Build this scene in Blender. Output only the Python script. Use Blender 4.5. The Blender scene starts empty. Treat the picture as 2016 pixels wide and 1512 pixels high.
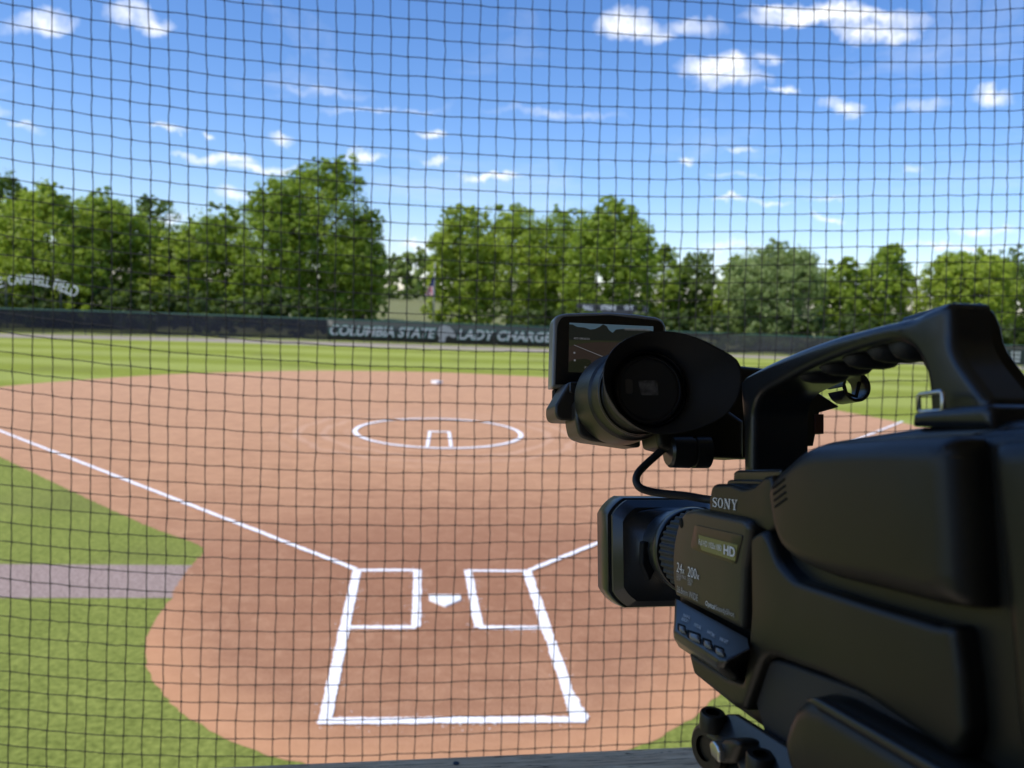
import bpy, bmesh, math, random
import numpy as np
from mathutils import Vector, Matrix, noise
from mathutils.geometry import delaunay_2d_cdt
random.seed(7)
S = bpy.context.scene
COL = S.collection
rad = math.radians
# ------------------------------------------------------------------ camera
CAM = Vector((-0.2942, -9.7466, 4.1052)); FPX = 1509.9
def cam_axes(yaw, pitch, roll):
    cy, sy, cp, sp, cr, sr = math.cos(yaw), math.sin(yaw), math.cos(pitch), math.sin(pitch), math.cos(roll), math.sin(roll)
    f = Vector((-sy*cp, cy*cp, sp)); r = Vector((cy, sy, 0)); u = r.cross(f)
    return r*cr+u*sr, u*cr-r*sr, f
RT, UP, FW = cam_axes(-.1075, -.1121, .0423)
cd = bpy.data.cameras.new('camera'); cam = bpy.data.objects.new('camera', cd); COL.objects.link(cam)
cam.matrix_world = Matrix(((RT.x, UP.x, -FW.x, CAM.x), (RT.y, UP.y, -FW.y, CAM.y), (RT.z, UP.z, -FW.z, CAM.z), (0, 0, 0, 1)))
cd.sensor_width = 36; cd.lens = FPX/2016*36; cd.clip_start = .02; cd.clip_end = 4000
cd.dof.use_dof = True; cd.dof.focus_distance = .54; cd.dof.aperture_fstop = cd.lens/2.5; cd.dof.aperture_blades = 0
S.camera = cam
def ray(px, py): px = float(px); py = float(py); return FW + (px-1008)/FPX*RT - (py-756)/FPX*UP
def G(px, py, z=0.0):
    d = ray(px, py); return CAM + d*((z-CAM.z)/d.z)
def AT(px, py, dist):
    """point on the ray of a direction seen at (px,py), at the given horizontal distance"""
    d = ray(px, py); return CAM + d*(dist/math.hypot(d.x, d.y))
# ------------------------------------------------------------------ world and sun
SUN_EL = rad(56); SUN_AZ = math.atan2(-.86, -.50)      # from +Y towards +X
sunv = Vector((math.sin(SUN_AZ)*math.cos(SUN_EL), math.cos(SUN_AZ)*math.cos(SUN_EL), math.sin(SUN_EL)))
W = bpy.data.worlds.new("World"); S.world = W; W.use_nodes = True
nt = W.node_tree; nt.nodes.clear()
def N(tree, t, **kw):
    n = tree.nodes.new(t)
    for k, v in kw.items():
        if k.startswith('i_'):
            key = k[2:]; n.inputs[int(key) if key.isdigit() else key].default_value = v
        else: setattr(n, k, v)
    return n
def vm(tree, op, a, b=None):
    n = tree.nodes.new('ShaderNodeVectorMath'); n.operation = op
    for i, x in enumerate((a, b)):
        if x is None: continue
        if isinstance(x, (tuple, list, Vector)): n.inputs[i].default_value = tuple(x)
        else: tree.links.new(x, n.inputs[i])
    return n.outputs['Value'] if op in ('DOT_PRODUCT', 'LENGTH') else n.outputs['Vector']
def mth(tree, op, a, b=None, clamp=False):
    n = tree.nodes.new('ShaderNodeMath'); n.operation = op; n.use_clamp = clamp
    for i, x in enumerate((a, b)):
        if x is None: continue
        if isinstance(x, (int, float)): n.inputs[i].default_value = x
        else: tree.links.new(x, n.inputs[i])
    return n.outputs[0]
sky = N(nt, 'ShaderNodeTexSky', sky_type='NISHITA', sun_disc=False, sun_elevation=SUN_EL, sun_rotation=SUN_AZ,
        altitude=200, air_density=1.0, dust_density=.35, ozone_density=2.6)
tc = N(nt, 'ShaderNodeTexCoord')
dirv = vm(nt, 'NORMALIZE', tc.outputs['Generated'])
n1 = N(nt, 'ShaderNodeTexNoise', i_Scale=9.0, i_Detail=7.0, i_Roughness=.62); nt.links.new(dirv, n1.inputs['Vector'])
dist1 = vm(nt, 'SUBTRACT', n1.outputs['Color'], (.5, .5, .5))
dist1 = vm(nt, 'MULTIPLY', dist1, (.085, .085, .085))
wd = vm(nt, 'ADD', dirv, dist1)
CL = [(262,38,40,22,1),(295,50,34,18,1),(75,48,48,18,.75),(1240,62,52,30,1),(1285,80,38,18,.7),(1410,150,60,28,1.1),(1455,172,45,20,.8),(1500,128,22,12,.7),(1530,197,24,9,.8),
 (1650,30,140,22,1.1),(1720,58,72,20,1.1),(1560,12,70,14,.8),(1650,215,40,16,.75),(1940,205,34,16,.7),(430,322,62,13,1.15),(500,338,64,11,1.05),(560,335,40,10,.8),
 (560,280,26,15,.8),(728,312,34,13,1),(860,322,24,8,.7),(975,350,62,10,1.1),(850,262,28,9,.8),(330,268,24,8,.7),(390,268,9,6,.7),(63,245,22,8,.6),(455,388,34,12,.8),
 (1360,300,20,8,.7),(1458,296,30,7,.7),(1440,403,30,6,.8),(1520,400,40,6,.6),(1620,430,26,7,.8),(1620,396,30,5,.5),(1950,458,48,9,.9),(1805,210,40,14,.4),(1460,345,50,6,.45),(1805,342,24,8,.5),
 (8,215,20,9,.6),(820,475,50,12,.7),(290,420,50,12,.5),(1430,490,70,10,.5),(1900,492,110,8,.6),(640,175,80,8,.3),(1100,225,120,10,.25),(760,205,110,7,.3),(1350,60,60,20,.4)]
acc = None
for (x, y, rx, ry, a) in CL:
    c = ray(x, y).normalized(); ax = (RT - c*RT.dot(c)).normalized(); bx = c.cross(ax)
    ax = ax*(FPX/rx)/.88; bx = bx*(FPX/ry)/.74
    v = vm(nt, 'SUBTRACT', wd, c)
    cx = N(nt, 'ShaderNodeCombineXYZ')
    nt.links.new(vm(nt, 'DOT_PRODUCT', v, ax), cx.inputs[0]); nt.links.new(vm(nt, 'DOT_PRODUCT', v, bx), cx.inputs[1]); nt.links.new(vm(nt, 'DOT_PRODUCT', v, c*4), cx.inputs[2])
    ln = vm(nt, 'LENGTH', cx.outputs[0])
    m = mth(nt, 'MULTIPLY', mth(nt, 'SUBTRACT', 1.35, ln, clamp=False), 1.0, clamp=True)
    m = mth(nt, 'MULTIPLY', m, float(a))
    acc = m if acc is None else mth(nt, 'MAXIMUM', acc, m)
n2 = N(nt, 'ShaderNodeTexNoise', i_Scale=26.0, i_Detail=6.0, i_Roughness=.6); nt.links.new(wd, n2.inputs['Vector'])
mod = mth(nt, 'ADD', mth(nt, 'MULTIPLY', mth(nt, 'SUBTRACT', n2.outputs['Fac'], .5), 3.0), .85)
acc = mth(nt, 'MULTIPLY', acc, mod, clamp=True)
# thin veil of cirrus
n3 = N(nt, 'ShaderNodeTexNoise', i_Scale=3.2, i_Detail=8.0, i_Roughness=.62, i_Distortion=.6)
mp = N(nt, 'ShaderNodeMapping'); mp.inputs['Scale'].default_value = (1, 1, 3.5); nt.links.new(dirv, mp.inputs[0]); nt.links.new(mp.outputs[0], n3.inputs['Vector'])
ve = mth(nt, 'MULTIPLY', mth(nt, 'SUBTRACT', n3.outputs['Fac'], .56, clamp=True), .9)
acc = mth(nt, 'MAXIMUM', acc, ve, clamp=True)
hs = N(nt, 'ShaderNodeHueSaturation', i_Saturation=1.22, i_Value=1.0); nt.links.new(sky.outputs[0], hs.inputs['Color'])
b1 = N(nt, 'ShaderNodeBackground', i_Strength=.122); tn = vm(nt, 'MULTIPLY', hs.outputs[0], (1.05, 1.03, 1.20)); nt.links.new(tn, b1.inputs[0])
b2 = N(nt, 'ShaderNodeBackground', i_Color=(.93, .95, 1, 1), i_Strength=1.05)
mx = N(nt, 'ShaderNodeMixShader'); nt.links.new(acc, mx.inputs[0]); nt.links.new(b1.outputs[0], mx.inputs[1]); nt.links.new(b2.outputs[0], mx.inputs[2])
ow = N(nt, 'ShaderNodeOutputWorld'); nt.links.new(mx.outputs[0], ow.inputs[0])
sl = bpy.data.lights.new('sun', 'SUN'); sl.energy = 3.6; sl.angle = rad(.53); sl.color = (1, .955, .88)
so = bpy.data.objects.new('sun', sl); COL.objects.link(so); so.rotation_euler = (-sunv).to_track_quat('-Z', 'Y').to_euler(); so.location = (0, 0, 60)
S.view_settings.view_transform = 'Standard'; S.view_settings.look = 'None'; S.view_settings.exposure = 0.35; S.view_settings.gamma = 1
S.render.engine = 'CYCLES'; S.cycles.max_bounces = 8; S.cycles.diffuse_bounces = 4; S.cycles.transparent_max_bounces = 8

# ------------------------------------------------------------------ helpers
def tag(o, label=None, cat=None, group=None, kind=None):
    for k, v in (('label', label), ('category', cat), ('group', group), ('kind', kind)):
        if v: o[k] = v
    return o
def empty(name, loc=(0, 0, 0)):
    o = bpy.data.objects.new(name, None); COL.objects.link(o); o.location = loc; o.empty_display_size = .1; return o
def mobj(name, verts, faces, mat, parent=None, smooth=False, off=None):
    me = bpy.data.meshes.new(name)
    if off is not None: verts = [tuple(Vector(v)-off) for v in verts]
    me.from_pydata([tuple(v) for v in verts], [], [tuple(f) for f in faces]); me.update()
    if smooth: me.polygons.foreach_set('use_smooth', [True]*len(me.polygons))
    me.materials.append(mat)
    o = bpy.data.objects.new(name, me); COL.objects.link(o)
    if parent: o.parent = parent
    return o
class MB:
    def __init__(s): s.v = []; s.f = []
    def add(s, v, f):
        k = len(s.v); s.v += [Vector(x) for x in v]; s.f += [tuple(i+k for i in q) for q in f]
    def box(s, a, b, rot=0, c=None):
        x0, y0, z0 = a; x1, y1, z1 = b
        v = [Vector((x, y, z)) for z in (z0, z1) for x, y in ((x0, y0), (x1, y0), (x1, y1), (x0, y1))]
        if rot:
            M = Matrix.Rotation(rot, 3, 'Z'); c = Vector(c or (0, 0, 0)); v = [M @ (q-c) + c for q in v]
        s.add(v, [(3, 2, 1, 0), (4, 5, 6, 7), (0, 1, 5, 4), (1, 2, 6, 5), (2, 3, 7, 6), (3, 0, 4, 7)])
    def tube(s, pts, r, n=8, cap=True):
        pts = [Vector(p) for p in pts]; rs = r if isinstance(r, (list, tuple)) else [r]*len(pts)
        v = []; f = []; ref = None
        for i, p in enumerate(pts):
            t = (pts[min(i+1, len(pts)-1)] - pts[max(i-1, 0)]).normalized()
            if ref is None: ref = t.orthogonal().normalized()
            a = (ref - t*ref.dot(t)).normalized(); ref = a; b = t.cross(a)
            for k in range(n):
                th = 2*math.pi*k/n; v.append(p + (a*math.cos(th)+b*math.sin(th))*rs[i])
        for i in range(len(pts)-1):
            for k in range(n):
                f.append((i*n+k, i*n+(k+1) % n, (i+1)*n+(k+1) % n, (i+1)*n+k))
        if cap: f.append(tuple(range(n))[::-1]); f.append(tuple((len(pts)-1)*n+k for k in range(n)))
        s.add(v, f)
    def lathe(s, c, axis, prof, n=40, up=None, cap0=True, cap1=True, teeth=None):
        """prof: list of (t along axis, radius)"""
        c = Vector(c); ax = Vector(axis).normalized(); a = (Vector(up) if up else ax.orthogonal()).normalized(); b = ax.cross(a); v = []; f = []
        for j, (t, r) in enumerate(prof):
            for k in range(n):
                th = 2*math.pi*k/n; rr = r
                if teeth and j in teeth: rr = r + (.0007 if k % 4 < 2 else -.0004)
                v.append(c + ax*t + (a*math.cos(th)+b*math.sin(th))*rr)
        for i in range(len(prof)-1):
            for k in range(n): f.append((i*n+k, i*n+(k+1) % n, (i+1)*n+(k+1) % n, (i+1)*n+k))
        if cap0: f.append(tuple(range(n))[::-1])
        if cap1: f.append(tuple((len(prof)-1)*n+k for k in range(n)))
        s.add(v, f)
    def build(s, name, mat, parent=None, smooth=False, off=None, wn=False, bev=0):
        o = mobj(name, s.v, s.f, mat, parent, smooth, off)
        if bev:
            m = o.modifiers.new('bevel', 'BEVEL'); m.width = bev; m.segments = 2; m.limit_method = 'ANGLE'; m.harden_normals = True
            o.data.polygons.foreach_set('use_smooth', [True]*len(o.data.polygons))
        if wn: o.modifiers.new('wn', 'WEIGHTED_NORMAL').keep_sharp = True
        return o
def autosmooth(o, deg=35):
    me = o.data; me.polygons.foreach_set('use_smooth', [True]*len(me.polygons))
    bm = bmesh.new(); bm.from_mesh(me)
    for e in bm.edges:
        if len(e.link_faces) == 2 and e.calc_face_angle(0) > rad(deg): e.smooth = False
    bm.to_mesh(me); bm.free(); return o
# ------------------------------------------------------------------ materials
def mat(name, col, rough=.6, metal=0., spec=.5, bump=None, emit=None, var=None):
    m = bpy.data.materials.new(name); m.use_nodes = True; t = m.node_tree; p = t.nodes['Principled BSDF']
    p.inputs['Base Color'].default_value = (*col, 1); p.inputs['Roughness'].default_value = rough; p.inputs['Metallic'].default_value = metal
    p.inputs['Specular IOR Level'].default_value = spec
    if emit: p.inputs['Emission Color'].default_value = (*emit[0], 1); p.inputs['Emission Strength'].default_value = emit[1]
    tcn = N(t, 'ShaderNodeTexCoord')
    if var:     # (scale, amount)
        nz = N(t, 'ShaderNodeTexNoise', i_Scale=var[0], i_Detail=5.0); t.links.new(tcn.outputs['Object'], nz.inputs['Vector'])
        mr = N(t, 'ShaderNodeMapRange', i_1=.3, i_2=.7, i_3=1-var[1], i_4=1+var[1]); t.links.new(nz.outputs['Fac'], mr.inputs[0])
        v = vm(t, 'SCALE', tuple(col)); sc = v.node; t.links.new(mr.outputs[0], sc.inputs['Scale']); t.links.new(v, p.inputs['Base Color'])
    if bump:    # (scale, strength, distance)
        nz = N(t, 'ShaderNodeTexNoise', i_Scale=bump[0], i_Detail=3.0); t.links.new(tcn.outputs['Object'], nz.inputs['Vector'])
        bp = N(t, 'ShaderNodeBump', i_Strength=bump[1], i_Distance=bump[2]); t.links.new(nz.outputs['Fac'], bp.inputs['Height']); t.links.new(bp.outputs[0], p.inputs['Normal'])
    return m
M = {}
M['plastic'] = mat('black_plastic', (.0125, .0112, .008), .40, spec=.36, bump=(2600, .12, .0002), var=(30, .15))
M['plastic2'] = mat('satin_black_plastic', (.015, .016, .017), .29, bump=(2400, .10, .0002), var=(24, .15))
M['panel'] = mat('anthracite_panel', (.025, .0215, .0165), .40, bump=(2400, .10, .0002), var=(25, .12))
M['rubber'] = mat('black_rubber', (.015, .015, .016), .62, bump=(1500, .15, .0002))
M['shell'] = mat('rim_highlight_shell', (.24, .24, .23), .25)  # pale grey puts the skylit edge highlight of the screen rim into the colour
M['gloss'] = mat('gloss_black', (.006, .006, .007), .3)
M['dark'] = mat('matt_black', (.004, .004, .004), .8, spec=.2)
M['print'] = mat('white_print', (.62, .62, .60), .6)
M['printdim'] = mat('grey_print', (.36, .36, .35), .6)
M['label'] = mat('olive_label', (.17, .17, .05), .35)
M['metal'] = mat('brushed_metal', (.62, .60, .55), .32, 1.0)
M['button'] = mat('button_plastic', (.13, .135, .14), .22)
M['eyeglass'] = mat('viewfinder_glass', (.10, .10, .10), .12, var=(260, .6))
M['pad'] = mat('dark_grey_pad', (.06, .055, .05), .5)
M['red'] = mat('dark_red_plastic', (.05, .012, .008), .4)
M['white'] = mat('white_rubber', (.80, .80, .78), .5, var=(8, .04))
M['galv'] = mat('galvanised_steel', (.32, .33, .34), .45, .6)
M['teal'] = mat('green_rail_cap', (.03, .085, .065), .5)
M['bark'] = mat('bark', (.09, .07, .05), .9, var=(3, .3))
M['signgrey'] = mat('scoreboard_grey', (.05, .05, .055), .5)
M['signblack'] = mat('scoreboard_window', (.01, .01, .012), .3)
M['letter'] = mat('white_letter', (.33, .35, .36), .5)
M['letterbright'] = mat('bright_white_letter', (.6, .62, .64), .5)
M['lettergreen'] = mat('green_letter_edge', (.05, .22, .16), .5)
M['banner'] = mat('dark_green_banner', (.006, .015, .012), .55, var=(1.2, .25))
M['logo'] = mat('grey_emblem', (.20, .22, .22), .6)

def scr(name, col, st=1.0): return mat(name, (0, 0, 0), .2, emit=(col, st*.45), spec=.3)

def tex_mat(name): 
    m = bpy.data.materials.new(name); m.use_nodes = True; t = m.node_tree; p = t.nodes['Principled BSDF']; p.inputs['Roughness'].default_value = .95; p.inputs['Specular IOR Level'].default_value = .15
    return m, t, p, N(t, 'ShaderNodeTexCoord').outputs['Object']
def ramp(t, fac, stops):
    r = N(t, 'ShaderNodeValToRGB'); e = r.color_ramp.elements
    e[0].position = stops[0][0]; e[0].color = (*stops[0][1], 1); e[1].position = stops[-1][0]; e[1].color = (*stops[-1][1], 1)
    for q, c in stops[1:-1]:
        x = e.new(q); x.color = (*c, 1)
    t.links.new(fac, r.inputs[0]); return r.outputs[0]
def noise_(t, vec, scale, detail=5., rough=.55, dist=0.):
    n = N(t, 'ShaderNodeTexNoise', i_Scale=float(scale), i_Detail=float(detail), i_Roughness=rough, i_Distortion=dist); t.links.new(vec, n.inputs['Vector']); return n.outputs['Fac']
def mixc(t, fac, a, b, mode='MIX'):
    n = t.nodes.new('ShaderNodeMix'); n.data_type = 'RGBA'; n.blend_type = mode
    for i, x in ((0, fac), (6, a), (7, b)):
        if isinstance(x, (int, float)): n.inputs[i].default_value = x
        elif isinstance(x, tuple): n.inputs[i].default_value = (*x, 1)
        else: t.links.new(x, n.inputs[i])
    return n.outputs[2]
def bump_(t, p, h, st, d):
    b = N(t, 'ShaderNodeBump', i_Strength=st, i_Distance=d); t.links.new(h, b.inputs['Height']); t.links.new(b.outputs[0], p.inputs['Normal'])
# grass
def grass_mat(name, c_lo, c_hi, stripe=0):
    m, t, p, o = tex_mat(name)
    f = noise_(t, o, 1.1, 8, .6)
    c = ramp(t, f, [(.32, c_lo), (.7, c_hi)])
    f2 = noise_(t, o, 14, 6, .7); c = mixc(t, .65, c, ramp(t, f2, [(.35, tuple(x*.55 for x in c_lo)), (.66, tuple(x*1.15 for x in c_hi))]))
    f4 = noise_(t, o, .35, 3, .5); c = mixc(t, mth(t, 'MULTIPLY', mth(t, 'SUBTRACT', f4, .5, clamp=True), 2.2), c, (.16, .165, .05))
    if stripe:
        se = N(t, 'ShaderNodeSeparateXYZ'); t.links.new(o, se.inputs[0])
        ww = mth(t, 'ADD', se.outputs[1], mth(t, 'MULTIPLY', noise_(t, o, .05, 2), 6.0))
        sn = mth(t, 'SINE', mth(t, 'MULTIPLY', ww, 2*math.pi/6.2))
        fac = mth(t, 'MULTIPLY', mth(t, 'ADD', mth(t, 'MULTIPLY', sn, .8), .5, clamp=True), .42)
        c = mixc(t, fac, c, (.40, .44, .13))
    t.links.new(c, p.inputs['Base Color'])
    bump_(t, p, noise_(t, o, 45, 4, .7), .8, .03)
    return m
M['grass'] = grass_mat('mown_grass', (.205, .245, .028), (.300, .345, .055), stripe=1)
M['grass2'] = grass_mat('foul_grass', (.165, .205, .034), (.30, .335, .075))
M['slope'] = grass_mat('dry_slope_grass', (.15, .165, .07), (.24, .24, .11))
# dirt
m, t, p, o = tex_mat('infield_dirt')
ds = vm(t, 'LENGTH', vm(t, 'SUBTRACT', o, (.2, 1.0, 0)))
dd = mth(t, 'ADD', ds, mth(t, 'MULTIPLY', mth(t, 'SUBTRACT', noise_(t, o, .55, 5, .6), .5), 5.0))
base = ramp(t, mth(t, 'DIVIDE', dd, 26.0), [(.0, (.27, .125, .068)), (.13, (.33, .165, .092)), (.28, (.48, .280, .155)), (.5, (.55, .345, .205)), (1, (.62, .42, .275))])
s2 = noise_(t, o, 2.6, 7, .62, .5); base = mixc(t, .5, base, ramp(t, s2, [(.3, (.27, .145, .085)), (.5, (.42, .248, .148)), (.70, (.60, .375, .225))]))
mp2 = N(t, 'ShaderNodeMapping'); mp2.inputs['Scale'].default_value = (.5, 2.6, 1); mp2.inputs['Rotation'].default_value = (0, 0, .35); t.links.new(o, mp2.inputs[0])
s3 = noise_(t, mp2.outputs[0], 1.6, 4, .5, 1.2); base = mixc(t, .26, base, ramp(t, s3, [(.36, (.26, .140, .085)), (.60, (.56, .345, .21))]))
# drag rings around the pitcher's circle
rv = vm(t, 'LENGTH', vm(t, 'SUBTRACT', o, (0, 12.9, 0)))
rr_ = mth(t, 'ADD', rv, mth(t, 'MULTIPLY', noise_(t, o, .8, 3), .7))
rg = mth(t, 'SINE', mth(t, 'MULTIPLY', rr_, 9.0)); near = mth(t, 'SUBTRACT', 1.0, mth(t, 'DIVIDE', mth(t, 'ABSOLUTE', mth(t, 'SUBTRACT', rv, 3.6)), 1.4), clamp=True)
base = mixc(t, mth(t, 'MULTIPLY', mth(t, 'MULTIPLY', mth(t, 'GREATER_THAN', rg, .62), near), .62), base, (.62, .44, .34))
s5 = noise_(t, o, 60, 5, .75); s6 = noise_(t, o, .9, 6, .65, 1.0); damp = mth(t, 'MULTIPLY', mth(t, 'SUBTRACT', 1.0, mth(t, 'DIVIDE', ds, 6.5), clamp=True), mth(t, 'MULTIPLY', mth(t, 'SUBTRACT', s6, .38, clamp=True), 5.5, clamp=True))
wet = mth(t, 'SUBTRACT', 1.0, mth(t, 'DIVIDE', mth(t, 'ADD', ds, mth(t, 'MULTIPLY', mth(t, 'SUBTRACT', s6, .5), 5.0)), 4.6), clamp=True)
base = mixc(t, mth(t, 'MULTIPLY', wet, .75), base, (.24, .108, .058)); base = mixc(t, mth(t, 'MULTIPLY', damp, .8), base, (.215, .098, .052))
se2 = N(t, 'ShaderNodeSeparateXYZ'); t.links.new(o, se2.inputs[0])
band = mth(t, 'SUBTRACT', 1.0, mth(t, 'DIVIDE', mth(t, 'ABSOLUTE', mth(t, 'SUBTRACT', mth(t, 'ADD', se2.outputs[1], mth(t, 'MULTIPLY', noise_(t, o, .7, 4), 2.4)), 3.5)), 1.7), clamp=True)
base = mixc(t, mth(t, 'MULTIPLY', band, .42), base, (.27, .135, .08))
pale = mth(t, 'MULTIPLY', mth(t, 'SUBTRACT', noise_(t, o, 3.4, 7, .7, 1.5), .52, clamp=True), 3.2, clamp=True)
base = mixc(t, mth(t, 'MULTIPLY', pale, .5), base, (.66, .44, .29))
base = mixc(t, .30, base, ramp(t, s5, [(.35, (.20, .10, .065)), (.68, (.60, .40, .28))]))
# orange dry rim round the plate circle
se_ = N(t, 'ShaderNodeSeparateXYZ'); t.links.new(o, se_.inputs[0]); N_y = mth(t, 'ADD', se_.outputs[1], mth(t, 'MULTIPLY', noise_(t, o, 1.3, 4), 1.2))
hm = vm(t, 'LENGTH', o); rim = mth(t, 'MULTIPLY', mth(t, 'SUBTRACT', 1.0, mth(t, 'DIVIDE', mth(t, 'ABSOLUTE', mth(t, 'SUBTRACT', hm, 3.5)), .75), clamp=True), 1.0)
base = mixc(t, mth(t, 'MULTIPLY', mth(t, 'MULTIPLY', rim, .62), mth(t, 'MULTIPLY', mth(t, 'SUBTRACT', 1.8, N_y), .42, clamp=True)), base, (.58, .33, .185))
base = vm(t, 'MULTIPLY', base, (1.04, .94, .85)); t.links.new(base, p.inputs['Base Color']); bump_(t, p, noise_(t, o, 30, 6, .75), .55, .02); M['dirt'] = m
m, t, p, o = tex_mat('warning_track_gravel')
t.links.new(ramp(t, noise_(t, o, 1.5, 7, .7), [(.3, (.25, .215, .165)), (.7, (.37, .33, .27))]), p.inputs['Base Color']); M['track'] = m
m, t, p, o = tex_mat('mauve_gravel_path')
t.links.new(ramp(t, noise_(t, o, 22, 8, .8), [(.3, (.15, .10, .082)), (.5, (.31, .232, .20)), (.70, (.50, .40, .355))]), p.inputs['Base Color']); bump_(t, p, noise_(t, o, 60, 3), .6, .02); M['path'] = m
m, t, p, o = tex_mat('chalk')
t.links.new(ramp(t, noise_(t, o, 26, 6, .7), [(.25, (.68, .62, .60)), (.5, (.86, .85, .86))]), p.inputs['Base Color']); bump_(t, p, noise_(t, o, 50, 4), .5, .01); M['chalk'] = m
# weathered timber
m, t, p, o = tex_mat('weathered_timber')
mp3 = N(t, 'ShaderNodeMapping'); mp3.inputs['Scale'].default_value = (1.0, 12, 12); t.links.new(o, mp3.inputs[0])
g1 = noise_(t, mp3.outputs[0], 9, 10, .72, .8)
cc = ramp(t, g1, [(.30, (.22, .15, .085)), (.42, (.60, .41, .23)), (.6, (.78, .56, .32)), (.8, (.85, .66, .41))])
cr = N(t, 'ShaderNodeMapping'); cr.inputs['Scale'].default_value = (.8, 26, 10); t.links.new(o, cr.inputs[0])
ck = noise_(t, cr.outputs[0], 3.5, 3, .5, 1.5); ckm = mth(t, 'LESS_THAN', mth(t, 'ABSOLUTE', mth(t, 'SUBTRACT', ck, .5)), .010)
cc = mixc(t, mth(t, 'MULTIPLY', ckm, .85), cc, (.012, .011, .010)); t.links.new(cc, p.inputs['Base Color']); bump_(t, p, mth(t, 'SUBTRACT', g1, ckm), .8, .002); M['timber'] = m
M['timberdark'] = mat('plain_interior_timber', (.40, .35, .28), .8, var=(4, .3))
# windscreen
def ws_mat(name, a, b, tr):
    m, t, p, o = tex_mat(name); p.inputs['Roughness'].default_value = .7
    t.links.new(ramp(t, noise_(t, o, .6, 4), [(.35, a), (.65, b)]), p.inputs['Base Color'])
    se = N(t, 'ShaderNodeSeparateXYZ'); t.links.new(o, se.inputs[0])
    p.inputs['Alpha'].default_value = 1-tr
    return m
M['screen'] = ws_mat('black_windscreen_mesh', (.013, .015, .022), (.020, .022, .030), .13)
M['screen2'] = ws_mat('faded_windscreen_mesh', (.04, .042, .042), (.06, .062, .06), .22)
M['net'] = mat('black_netting_twine', (.015, .0145, .013), .75, spec=.3)

def leaf_mat(name, lo, hi, tl=.5):
    m = bpy.data.materials.new(name); m.use_nodes = True; t = m.node_tree; t.nodes.clear()
    at = N(t, 'ShaderNodeAttribute', attribute_name='tint'); c = ramp(t, at.outputs['Fac'], [(0, lo), (1, hi)])
    d = N(t, 'ShaderNodeBsdfDiffuse'); tr = N(t, 'ShaderNodeBsdfTranslucent'); gl = N(t, 'ShaderNodeBsdfGlossy', i_Roughness=.45)
    t.links.new(c, d.inputs[0]); t.links.new(mixc(t, .4, c, (.30, .42, .03)), tr.inputs[0])
    a = N(t, 'ShaderNodeMixShader', i_0=tl); t.links.new(d.outputs[0], a.inputs[1]); t.links.new(tr.outputs[0], a.inputs[2])
    b = N(t, 'ShaderNodeMixShader', i_0=.02); t.links.new(a.outputs[0], b.inputs[1]); t.links.new(gl.outputs[0], b.inputs[2])
    ou = N(t, 'ShaderNodeOutputMaterial'); t.links.new(b.outputs[0], ou.inputs[0]); return m
LM = {'mid': leaf_mat('green_leaves', (.13, .205, .022), (.42, .54, .055)), 'yellow': leaf_mat('yellow_green_leaves', (.18, .26, .024), (.52, .62, .070)),
      'dark': leaf_mat('dark_leaves', (.070, .120, .022), (.23, .32, .052)), 'silver': leaf_mat('silvery_leaves', (.12, .18, .045), (.42, .51, .20)),
      'bush': leaf_mat('bush_leaves', (.030, .055, .013), (.12, .17, .035)), 'far': leaf_mat('far_leaves', (.14, .20, .045), (.32, .40, .09))}

# ------------------------------------------------------------------ ground
def sheet(name, pts, z, mt, kind='structure'):
    o = mobj(name, [(p[0], p[1], z) for p in pts], [tuple(range(len(pts)))], mt)
    return tag(o, kind=kind)
def hz(y): return 3.0*min(1, max(0, (y-60)/48.)) + max(0, y-108)*.004
gv = []; gf = []
xs = [-900, -400, -200, -120, -80, -50, -30, -15, 0, 15, 30, 50, 80, 120, 200, 400, 900]; ys = [-300, -60, -20, 0, 20, 40, 60, 70, 80, 90, 100, 108, 130, 170, 230, 300, 420, 600, 900]
for y in ys:
    for x in xs:
        z = hz(y)
        gv.append((x, y, z))
for j in range(len(ys)-1):
    for i in range(len(xs)-1):
        k = j*len(xs)+i; gf.append((k, k+1, k+1+len(xs), k+len(xs)))
gr = mobj('ground', gv, gf, M['grass']); gr.data.materials.append(M['slope'])
for pl in gr.data.polygons:
    if pl.center.y > 60: pl.material_index = 1
tag(gr, kind='structure')
# foul territory grass (behind the plate and outside the lines), 4 mm above
fg = [(-60, -30), (60, -30), (60, 40), (17.9, 16.5), (0, 1), (-17.6, 16.8), (-60, 44)]
sheet('foul_grass', fg, .004, M['grass2'])
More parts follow.
